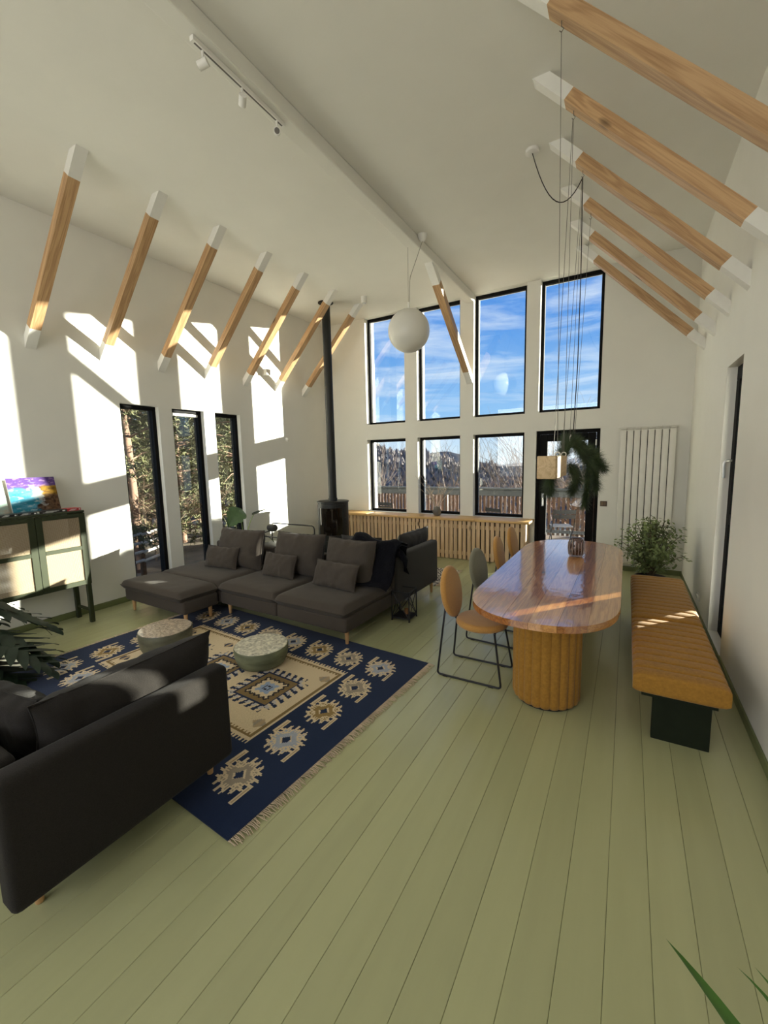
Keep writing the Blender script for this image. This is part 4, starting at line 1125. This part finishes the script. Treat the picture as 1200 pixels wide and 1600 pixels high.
def small_wall_things():
    t = thing('motion_sensor', 'small round white sensor on the sunlit side wall', 'sensor', (XL, 6.175, 2.22))
    obj('sensor_dome', MB().lathe([(.036, 0), (.036, .018), (.026, .036), (.0001, .042)], 20).xf(Matrix.Rotation(PI/2, 4, 'Y')), M_whitep, t, smooth=60)
    obj('lens', MB().lathe([(.010, .036), (.008, .044), (.0001, .046)], 12).xf(Matrix.Rotation(PI/2, 4, 'Y')), M_ceil, t, smooth=60)
    t = thing('wall_lamp', 'white square wall lamp among the timber braces', 'wall lamp', (XL, 5.69, 3.39))
    obj('lamp_plate', rbox(0, .02, -.055, .055, -.055, .055, .004, 1), M_whitep, t); obj('lamp_box', rbox(.02, .10, -.05, .05, -.05, .05, .008, 2), M_whitep, t)
    t = thing('light_switch', 'brown double light switch right of the glass door', 'switch', (-.302, YB, 1.037))
    mb = mat('switch_brown', (.085, .05, .022), .4)
    obj('plate', rbox(-.048, .048, -.012, 0, -.042, .042, .004, 1), mb, t)
    for s in (-1, 1): obj('rocker', rbox(s*.018-.015, s*.018+.015, -.018, -.012, -.024, .024, .003, 1), mat('switch_rocker', (.13, .08, .04), .4), t)
    t = thing('wall_socket', 'white wall socket low on the wall by the benches', 'socket', (XR, 5.70, .20))
    obj('plate', rbox(-.012, 0, -.07, .07, -.042, .042, .005, 1), M_whitep, t)
    for s in (-1, 1): obj('outlet', MB().lathe([(.022, 0), (.022, .022), (.018, .022), (.018, .012), (.0001, .012)], 18).xf(Matrix.Rotation(-PI/2, 4, 'Y')).shift((0, s*.034, 0)), M_whitep, t, smooth=40)
small_wall_things()

# ------------------------------------------------------------------ hanging timber lamp with pine branches
def brace_z(x): return 3.05+(ZC-3.05)*(XR-x)/(XR+.735)
def hanging_lamp():
    t = thing('timber_block_lamp', 'hanging timber block lamp on thin wires over the dining table', 'pendant lamp', (-.455, 3.2, 1.65))
    M_blk = wood('lamp_block', (.46, .31, .16), (.62, .45, .26), 1, .6, rnd=0)
    obj('timber_block', rbox(-.515, -.40, 2.90, 3.47, 1.65, 1.80, .006, 2), M_blk, t, world=True, smooth=40)
    M_wire = mat('steel_wire', (.16, .15, .13), .4, .6)
    hooks = [(-.436, 2.91), (-.45, 3.66), (-.452, 4.41), (-.44, 5.16)]
    ends = [(-.40, 2.97, 1.812), (-.41, 3.36, 1.812), (-.42, 3.78, 1.83), (-.42, 4.1, 1.86)]
    for (hx, hy), e in zip(hooks, ends):
        zt = brace_z(hx)
        obj('hook', MB().tube([(hx, hy, zt+.0), (hx, hy, zt-.03), (hx+.012, hy, zt-.045), (hx, hy, zt-.06), (hx-.01, hy, zt-.048)], .0025, 6), M_wire, t, world=True)
        obj('hanging_wire', MB().tube([(hx, hy, zt-.055), e], .0018, 6), M_wire, t, world=True)
        if e[1] < 3.5:
            ring = [(e[0]+.016*math.cos(q*PI/6), e[1], e[2]-.004+.016*math.sin(q*PI/6)) for q in range(12)]
            obj('ring', MB().tube(ring, .004, 6, closed=True), mat('pale_ring', (.7, .66, .58), .5), t, world=True, smooth=60)
    for (hx, hy), e in zip(hooks[1:3], ((-.43, 3.0, 1.80), (-.43, 3.42, 1.80))):
        obj('hanging_wire', MB().tube([(hx-.004, hy, brace_z(hx)-.055), e], .0018, 6), M_wire, t, world=True)
    cx, cy = -.877, 4.371
    obj('ceiling_rose', MB().lathe([(.055, 0), (.06, .004), (.06, .03)], 28, (cx, cy, ZC-.031)), M_whitep, t, world=True, smooth=50)
    hx, hy = hooks[2]; zt = brace_z(hx)-.06; M_tw = mat('twisted_cable', (.025, .02, .02), .7, var=.9, scale=160)
    sag = [Vector((cx, cy, ZC-.03)).lerp(Vector((hx, hy, zt)), i/14)-Vector((0, 0, .30*4*(i/14)*(1-i/14))) for i in range(15)]
    obj('power_cable', MB().tube(sag, .0045, 6), M_tw, t, world=True, smooth=60)
    obj('power_cable', MB().tube([(hx, hy, zt), (hx+.012, hy, 3.4), (hx+.02, hy-.1, 2.6), (-.425, 4.06, 1.92)], .0045, 6), M_tw, t, world=True, smooth=60)
hanging_lamp()
def pine_garland():
    r2 = random.Random(11)
    t = thing('pine_garland', 'dark green pine branches hung behind the timber block lamp', 'garland', (-.42, 3.9, 1.8))
    nd = MB(); bark = MB(); M_need = mat('pine_needles', (.035, .058, .018), .55, var=.5, scale=8)
    P = Vector
    stems = [[P((-.47, 3.52, 1.74)), P((-.42, 3.85, 1.92)), P((-.34, 4.25, 1.82)), P((-.27, 4.45, 1.70))],
             [P((-.44, 3.6, 1.80)), P((-.46, 3.9, 1.94)), P((-.38, 4.2, 1.90)), P((-.30, 4.35, 1.76))],
             [P((-.38, 4.0, 1.88)), P((-.30, 4.2, 1.72)), P((-.31, 4.25, 1.54)), P((-.33, 4.25, 1.36))],
             [P((-.36, 4.1, 1.84)), P((-.26, 4.3, 1.66)), P((-.25, 4.35, 1.50))],
             [P((-.46, 3.55, 1.72)), P((-.52, 3.55, 1.62)), P((-.54, 3.6, 1.52))],
             [P((-.40, 3.7, 1.72)), P((-.36, 3.9, 1.60)), P((-.40, 3.95, 1.50))],
             [P((-.36, 4.1, 1.86)), P((-.27, 4.3, 1.80)), P((-.20, 4.4, 1.68))]]
    for st in stems:
        pts = []
        for i in range(len(st)-1):
            for k in range(8): pts.append(st[i].lerp(st[i+1], k/8))
        pts.append(st[-1]); bark.tube(pts, [.009*(1-i/len(pts))+.003 for i in range(len(pts))], 5)
        for i, p in enumerate(pts):
            tg = (pts[min(i+1, len(pts)-1)]-pts[max(i-1, 0)]).normalized()
            for q in range(120):
                rv = P((r2.gauss(0, 1), r2.gauss(0, 1), r2.gauss(0, 1))).normalized()
                d = (tg*r2.uniform(.4, 1.3)+rv*.8+P((0, 0, .12))).normalized(); l = r2.uniform(.06, .115); s = d.cross(rv).normalized()*.0017
                b = p+rv*.006; o = len(nd.v); nd.v += [b-s, b+s, b+d*l]; nd.f.append((o, o+1, o+2))
    obj('branches', bark, M_bark, t, smooth=60, world=True)
    tag(obj('needles', nd, M_need, t, world=True), kind='stuff')
    # thin cord tying the bundle to the lamp wires
    obj('hanging_loop', MB().tube([(-.42, 3.80, 1.86), (-.42, 3.79, 1.95), (-.42, 3.86, 1.97), (-.42, 3.86, 1.88)], .003, 6), MATS['pale_ring'], t, world=True)
pine_garland()

# ------------------------------------------------------------------ outside: terrace
M_deck = wood('deck_board', (.16, .11, .075), (.27, .20, .14), 0, .8, rnd=.15)
M_rail = wood('rail_board', (.055, .028, .017), (.12, .06, .035), 2, .75, rnd=.15)
M_railtop = mat('rail_top_grey', (.075, .078, .08), .6, var=.1)
def terrace():
    d = struct('terrace_deck', MB().box(-9.0, 2.6, YB+WT+.01, 10.75, -.25, -.14), MATS['floor_joint'])
    y = YB+WT+.02
    while y < 10.7:
        obj('deck_board', rbox(-9.0, 2.6, y, y+.135, -.14, -.112, .004, 1), M_deck, d); y += .142
    t = thing('terrace_railing', 'terrace railing of upright brown boards under a grey top rail', 'railing', (-3.2, 10.42, -.11))
    obj('top_rail', rbox(-9.0, 2.6, 10.36, 10.50, 1.00, 1.045, .006, 1), M_railtop, t, world=True)
    obj('apron_board', rbox(-9.0, 2.6, 10.41, 10.435, .84, .995, .004, 1), M_railtop, t, world=True)
    obj('bottom_rail', rbox(-9.0, 2.6, 10.41, 10.45, .0, .07, .004, 1), M_railtop, t, world=True)
    x = -8.9; mesh = None
    while x < 2.5:
        if mesh is None:
            o = obj('baluster_board', rbox(0, .062, 0, .024, -.06, .90, .004, 1), M_rail, t); mesh = o.data
        else: o = obj('baluster_board', mesh, None, t)
        o.location = (x+3.2, .018, .11); x += .103
    for x in (-8.95, -6.6, -4.2, -1.85, .5, 2.45): obj('post', rbox(x, x+.09, 10.455, 10.545, -.112, 1.0, .004, 1), M_railtop, t, world=True)
terrace()
def deck_chair(label, x, y, rz):
    t = thing('folding_chair', label, 'chair', (x, y, -.112), math.radians(rz))
    M_s = mat('bistro_slat', (.30, .28, .27), .5, var=.1)
    for s in (-1, 1):
        obj('leg', MB().tube([(s*.19, .22, .0), (s*.19, -.20, .46)], .010, 6), M_blackm, t)
        obj('leg', MB().tube([(s*.21, -.22, .0), (s*.21, .16, .46), (s*.21, .27, .84)], .010, 6), M_blackm, t)
    for k in range(6): obj('seat_slat', rbox(-.20, .20, -.20+k*.066, -.15+k*.066, .455, .470, .003, 1), M_s, t)
    for k in range(2): obj('back_slat', rbox(-.215, .215, .235+k*.025, .250+k*.025, .64+k*.10, .72+k*.10, .003, 1), M_blackm, t)
deck_chair('folding slatted bistro chair on the terrace behind the glass door', -1.15, 9.35, 200)
deck_chair('folding bistro chair on the terrace outside the window nearest the door', -2.35, 9.2, 150)
deck_chair('folding bistro chair on the terrace outside the window nearest the stove', -5.35, 9.6, 175)

# ------------------------------------------------------------------ outside: ground, hills
M_grass = mat('dry_ground', (.26, .21, .14), .95, var=.45, scale=1.5, detail=10, bump=.5)
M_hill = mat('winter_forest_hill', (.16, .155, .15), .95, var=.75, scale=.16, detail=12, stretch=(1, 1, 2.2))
M_mount_haze = mat('far_mountain', (.10, .155, .20), .95, var=.35, scale=.035, detail=10, stretch=(1, 1, 2))  # blue distance haze mixed into the mountain's base colour
def ground():
    m = MB()
    def h(x, y):
        dx = max(0, XL-WT-x-.5); dy = max(0, y-10.8)
        z = -.45-.03*dx
        z += -.34*min(dy, 25)*(1 if dy > 0 else 0)
        z += .35*noise.noise(Vector((x*.2, y*.2, 0)))*min(1, (dx+dy)*.2)
        return z
    m.grid(80, 80, lambda a, b: ((a-.5)*160-20, -40+b*110, h((a-.5)*160-20, -40+b*110)-.02))
    struct('ground', m, M_grass, 60)
ground()
def hills():
    def ridge(name, mtl, y0, dep, x0, x1, base, hgt, fr, seed, shape):
        m = MB()
        def fn(a, b):
            x = x0+(x1-x0)*a; q = b
            n = noise.fractal(Vector((x*fr, b*3, seed)), 1.0, 2.0, 6)
            z = base+(hgt*shape(a)+hgt*.22*n)*math.sin(PI/2*min(1, q*1.05))
            return (x, y0+dep*q, z)
        m.grid(120, 40, fn); return struct(name, m, mtl, 60)
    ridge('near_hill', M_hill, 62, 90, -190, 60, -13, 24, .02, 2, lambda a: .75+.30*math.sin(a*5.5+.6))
    ridge('far_mountain', M_mount_haze, 260, 260, -700, 400, -40, 84, .006, 5, lambda a: .66+.40*math.sin(a*7.5+1.2))
hills()
# forest texture on the near hill: clumps of grey-brown crowns
def hill_woods():
    m = MB(); r2 = random.Random(21)
    for k in range(9000):
        b = r2.random()**1.3*.75; a = r2.uniform(.1, .95); x = -190+250*a
        n = noise.fractal(Vector((x*.02, b*3, 2)), 1.0, 2.0, 6); z = -13+(24*(.75+.30*math.sin(a*5.5+.6))+24*.22*n)*math.sin(PI/2*min(1, b*1.05))
        y = 62+90*b; s = r2.uniform(.3, .75); hgt = r2.uniform(1.2, 3.0)
        o = len(m.v)
        for q in range(5): m.v.append(Vector((x+s*math.cos(q*1.257)*r2.uniform(.6, 1.2), y+s*math.sin(q*1.257), z+hgt*r2.uniform(.3, .6))))
        m.v += [Vector((x+r2.uniform(-.3, .3), y, z+hgt)), Vector((x, y, z-.3))]
        for q in range(5): m.f += [(o+q, o+(q+1) % 5, o+5), (o+(q+1) % 5, o+q, o+6)]
    o = obj('hillside_woods', m, mat('bare_crowns', (.21, .18, .17), .95, var=.4, scale=.3, rnd=0), None)
    tag(o, 'bare winter woods covering the hillside beyond the terrace', 'woods', kind='stuff')
hill_woods()

# ------------------------------------------------------------------ outside: trees
def bare_tree_mesh(seed, h, spread):
    r2 = random.Random(seed); m = MB()
    def grow(p, d, l, r, depth):
        n = 4; pts = [p]; q = p; dd = d
        for i in range(n):
            dd = (dd+Vector((r2.gauss(0, .12), r2.gauss(0, .12), r2.gauss(.04, .06)))).normalized(); q = q+dd*l/n; pts.append(q)
        m.tube(pts, [r*(1-.45*i/n) for i in range(n+1)], 5 if depth < 2 else 3, cap=False)
        if depth >= 5: return
        k = 3 if depth < 3 else 2
        for i in range(k+(1 if depth == 0 else 0)):
            f = pts[r2.randint(2, n)]; nd = (dd+Vector((r2.gauss(0, spread), r2.gauss(0, spread), r2.uniform(0, .5)))).normalized()
            grow(f, nd, l*r2.uniform(.62, .82), r*.55, depth+1)
    grow(Vector((0, 0, 0)), Vector((0, 0, 1)), h*.34, h*.010, 0); return m
M_bareb = mat('bare_bark', (.19, .145, .12), .9, var=.3, scale=6)
M_bush = mat('red_twigs', (.30, .19, .14), .9, var=.3, scale=3)
def bare_trees():
    meshes = [bare_tree_mesh(s, 9.0, .62).mesh('bare_tree', 60) for s in (1, 2, 3)]
    spots = [(-3.6, 19, -4.0, 1.0, 0), (-1.9, 16.5, -3.6, .85, 1), (-8.5, 24, -5.3, 1.1, 2), (-12.5, 21, -4.4, .95, 1), (-5.8, 27, -6.0, 1.1, 0), (-2.6, 30, -7, 1.25, 2), (-16, 29, -6.8, 1.2, 0), (-1.2, 25, -5.5, 1.0, 1), (-10.5, 33, -7.6, 1.3, 2), (-14, 19, -3.6, .8, 0)]
    for i, (x, y, z, s, k) in enumerate(spots):
        me = meshes[k]
        o = obj('bare_tree', me, M_bareb, None); o.location = (x, y, z); o.scale = (s,)*3; o.rotation_euler = (0, 0, i*1.3)
        tag(o, 'leafless tree standing on the slope beyond the terrace railing', 'tree', 'bare trees beyond the terrace')
    bm_ = bare_tree_mesh(9, 3.0, .9).mesh('bare_shrub', 60)
    for i, (x, y, z, s) in enumerate([(-3.0, 13.0, -1.6, 1.25), (-2.2, 13.6, -1.9, 1.4), (-4.6, 13.4, -1.8, 1.2), (-6.6, 13.8, -2, 1.3), (-8.2, 14.2, -2.2, 1.3), (-1.2, 13.2, -1.7, 1.2)]):
        o = obj('bare_shrub', bm_, M_bush, None); o.location = (x, y, z); o.scale = (s*1.5, s*1.5, s); o.rotation_euler = (0, 0, i*2.1)
        tag(o, 'reddish leafless shrub just beyond the terrace railing', 'shrub', 'bare shrubs beyond the terrace')
bare_trees()
def pine_mesh(seed, h, r0, low):
    r2 = random.Random(seed); tr = MB(); nd = MB()
    tr.tube([(r2.uniform(-.05, .05)*i, r2.uniform(-.05, .05)*i, h*i/6) for i in range(7)], [r0*(1-i/8) for i in range(7)], 9, cap=False)
    z = low
    while z < h:
        nb = r2.randint(3, 5)
        for k in range(nb):
            a = r2.uniform(0, 2*PI); l = (1.9*(1-(z-low)/(h-low)*.75))*r2.uniform(.6, 1.1); e = Vector((math.cos(a)*l, math.sin(a)*l, z+r2.uniform(-.25, .35)))
            b = Vector((0, 0, z)); tr.tube([b, b.lerp(e, .5)+Vector((0, 0, .08)), e], [.025, .016, .006], 4, cap=False)
            for q in range(int(26*l)):
                f = r2.uniform(.25, 1.05); c = b.lerp(e, f)+Vector((r2.gauss(0, .12), r2.gauss(0, .12), r2.gauss(.02, .09)))
                for j in range(7):
                    d = Vector((r2.gauss(0, 1), r2.gauss(0, 1), r2.gauss(.3, .8))).normalized(); s = d.cross(Vector((r2.gauss(0, 1), r2.gauss(0, 1), .3))).normalized()*.012; L_ = r2.uniform(.09, .17)
                    o = len(nd.v); nd.v += [c-s, c+s, c+d*L_]; nd.f.append((o, o+1, o+2))
        z += r2.uniform(.35, .6)
    return tr.mesh('trunk', 60), nd.mesh('needles')
def pines():
    M_pbark = mat('pine_bark', (.26, .16, .11), .95, var=.4, scale=9, bump=.8, stretch=(1, 1, .3))
    M_pn = mat('pine_foliage', (.115, .118, .045), .7, var=.5, scale=2.5, rnd=.2)
    kinds = [pine_mesh(1, 8.5, .13, 1.0), pine_mesh(2, 10, .15, 2.2), pine_mesh(3, 7.5, .11, .6)]
    r2 = random.Random(4); n = 0
    spots = [(-9.2, 5.3, 0), (-10.2, 6.9, 1), (-9.0, 7.6, 2), (-11.4, 5.9, 2), (-11.8, 8.2, 0), (-10.0, 8.9, 1), (-12.8, 7.2, 1), (-13.0, 9.6, 2), (-11.0, 10.3, 0), (-14.4, 8.4, 0), (-14.0, 11.2, 1), (-12.2, 11.6, 2), (-15.6, 10.2, 1), (-16.4, 12.6, 0), (-15.0, 13.6, 2), (-17.8, 11.2, 2), (-18.4, 14.6, 1), (-13.2, 13.2, 1), (-16.8, 9.0, 0), (-19.6, 12.8, 0), (-10.6, 12.4, 2), (-20.5, 16, 1), (-18.8, 17.5, 0), (-15.8, 16.2, 1), (-13.0, 6.2, 0), (-15.2, 7.4, 1)]
    for (x, y, k) in spots:
        t = thing('pine_tree', 'pine tree with reddish trunk in the wood outside the tall side windows', 'tree', (x+r2.uniform(-.2, .2), y+r2.uniform(-.2, .2), -.62), r2.uniform(0, 6), group='pines outside the side windows')
        obj('trunk', kinds[k][0], M_pbark, t); tag(obj('needles', kinds[k][1], M_pn, t), kind='stuff'); n += 1
pines()
def rail_fence():
    t = thing('rail_fence', 'low pale rail fence among the pines outside', 'fence', (-8.6, 5.2, -.5))
    M_pale = mat('pale_rail', (.62, .58, .52), .8, var=.15)
    pts = [(-8.1, 3.9), (-8.35, 4.75), (-8.7, 5.5)]
    for i in range(len(pts)-1):
        (xa, ya), (xb, yb) = pts[i], pts[i+1]
        for z in (-.12, .06, .24, .42): obj('rail', MB().tube([(xa, ya, z), (xb, yb, z+.02)], .030, 6), M_pale, t, world=True)
    for x, y in pts: obj('post', MB().tube([(x-.05, y, -.7), (x-.05, y, .55)], .055, 8), M_bark, t, world=True)
rail_fence()
M_brush = mat('brown_brush', (.34, .24, .16), .9, var=.4, scale=4)
def understory():
    me = bare_tree_mesh(15, 2.6, 1.0).mesh('brush', 60)
    r2 = random.Random(31)
    for i in range(26):
        x, y = -8.4-R.random()*7, 0
        y = 4.2+(-x-8.4)*.75+R.uniform(-1.4, 2.4)
        o = obj('brush', me, M_brush, None); o.location = (x, y, -.62); s = R.uniform(.8, 1.5); o.scale = (s*1.2, s*1.2, s); o.rotation_euler = (0, 0, i*1.7)
        tag(o, 'leafless brown brush growing between the pine trunks', 'shrub', 'brush between the pines')
understory()
def hedge():
    """unseen hedge added past the terrace to block low sun"""
    r2 = random.Random(8); m = MB(); x0, x1, y0, y1, z0, z1 = -.05, 1.45, 11.2, 12.1, -.9, 2.26  # added out of view, sized for the shadow edge on the left wall
    nd = MB(); 
    for k in range(4000):
        f = r2.randint(0, 4); p = Vector((r2.uniform(x0, x1), r2.uniform(y0, y1), r2.uniform(z0, z1)))
        if f == 0: p.y = y0
        elif f == 1: p.y = y1
        elif f == 2: p.z = z1
        elif f == 3: p.x = x0
        d = Vector((r2.gauss(0, 1), r2.gauss(0, 1), r2.gauss(0, 1))).normalized(); s = d.cross(Vector((0, .3, 1))).normalized()*.03
        o = len(nd.v); nd.v += [p-s-d*.05, p+s-d*.05, p+d*.04]; nd.f.append((o, o+1, o+2))
    t = thing('shadow_hedge', 'unseen clipped hedge added past the terrace to shade the side wall', 'hedge', ((x0+x1)/2, (y0+y1)/2, z0))
    obj('hedge_core', rbox(x0+.02, x1-.02, y0+.02, y1-.02, z0, z1-.03, .08, 2), mat('hedge_core', (.02, .03, .012), .9), t, world=True)
    tag(obj('needles', nd, MATS['pine_foliage'], t, world=True), kind='stuff')
hedge()
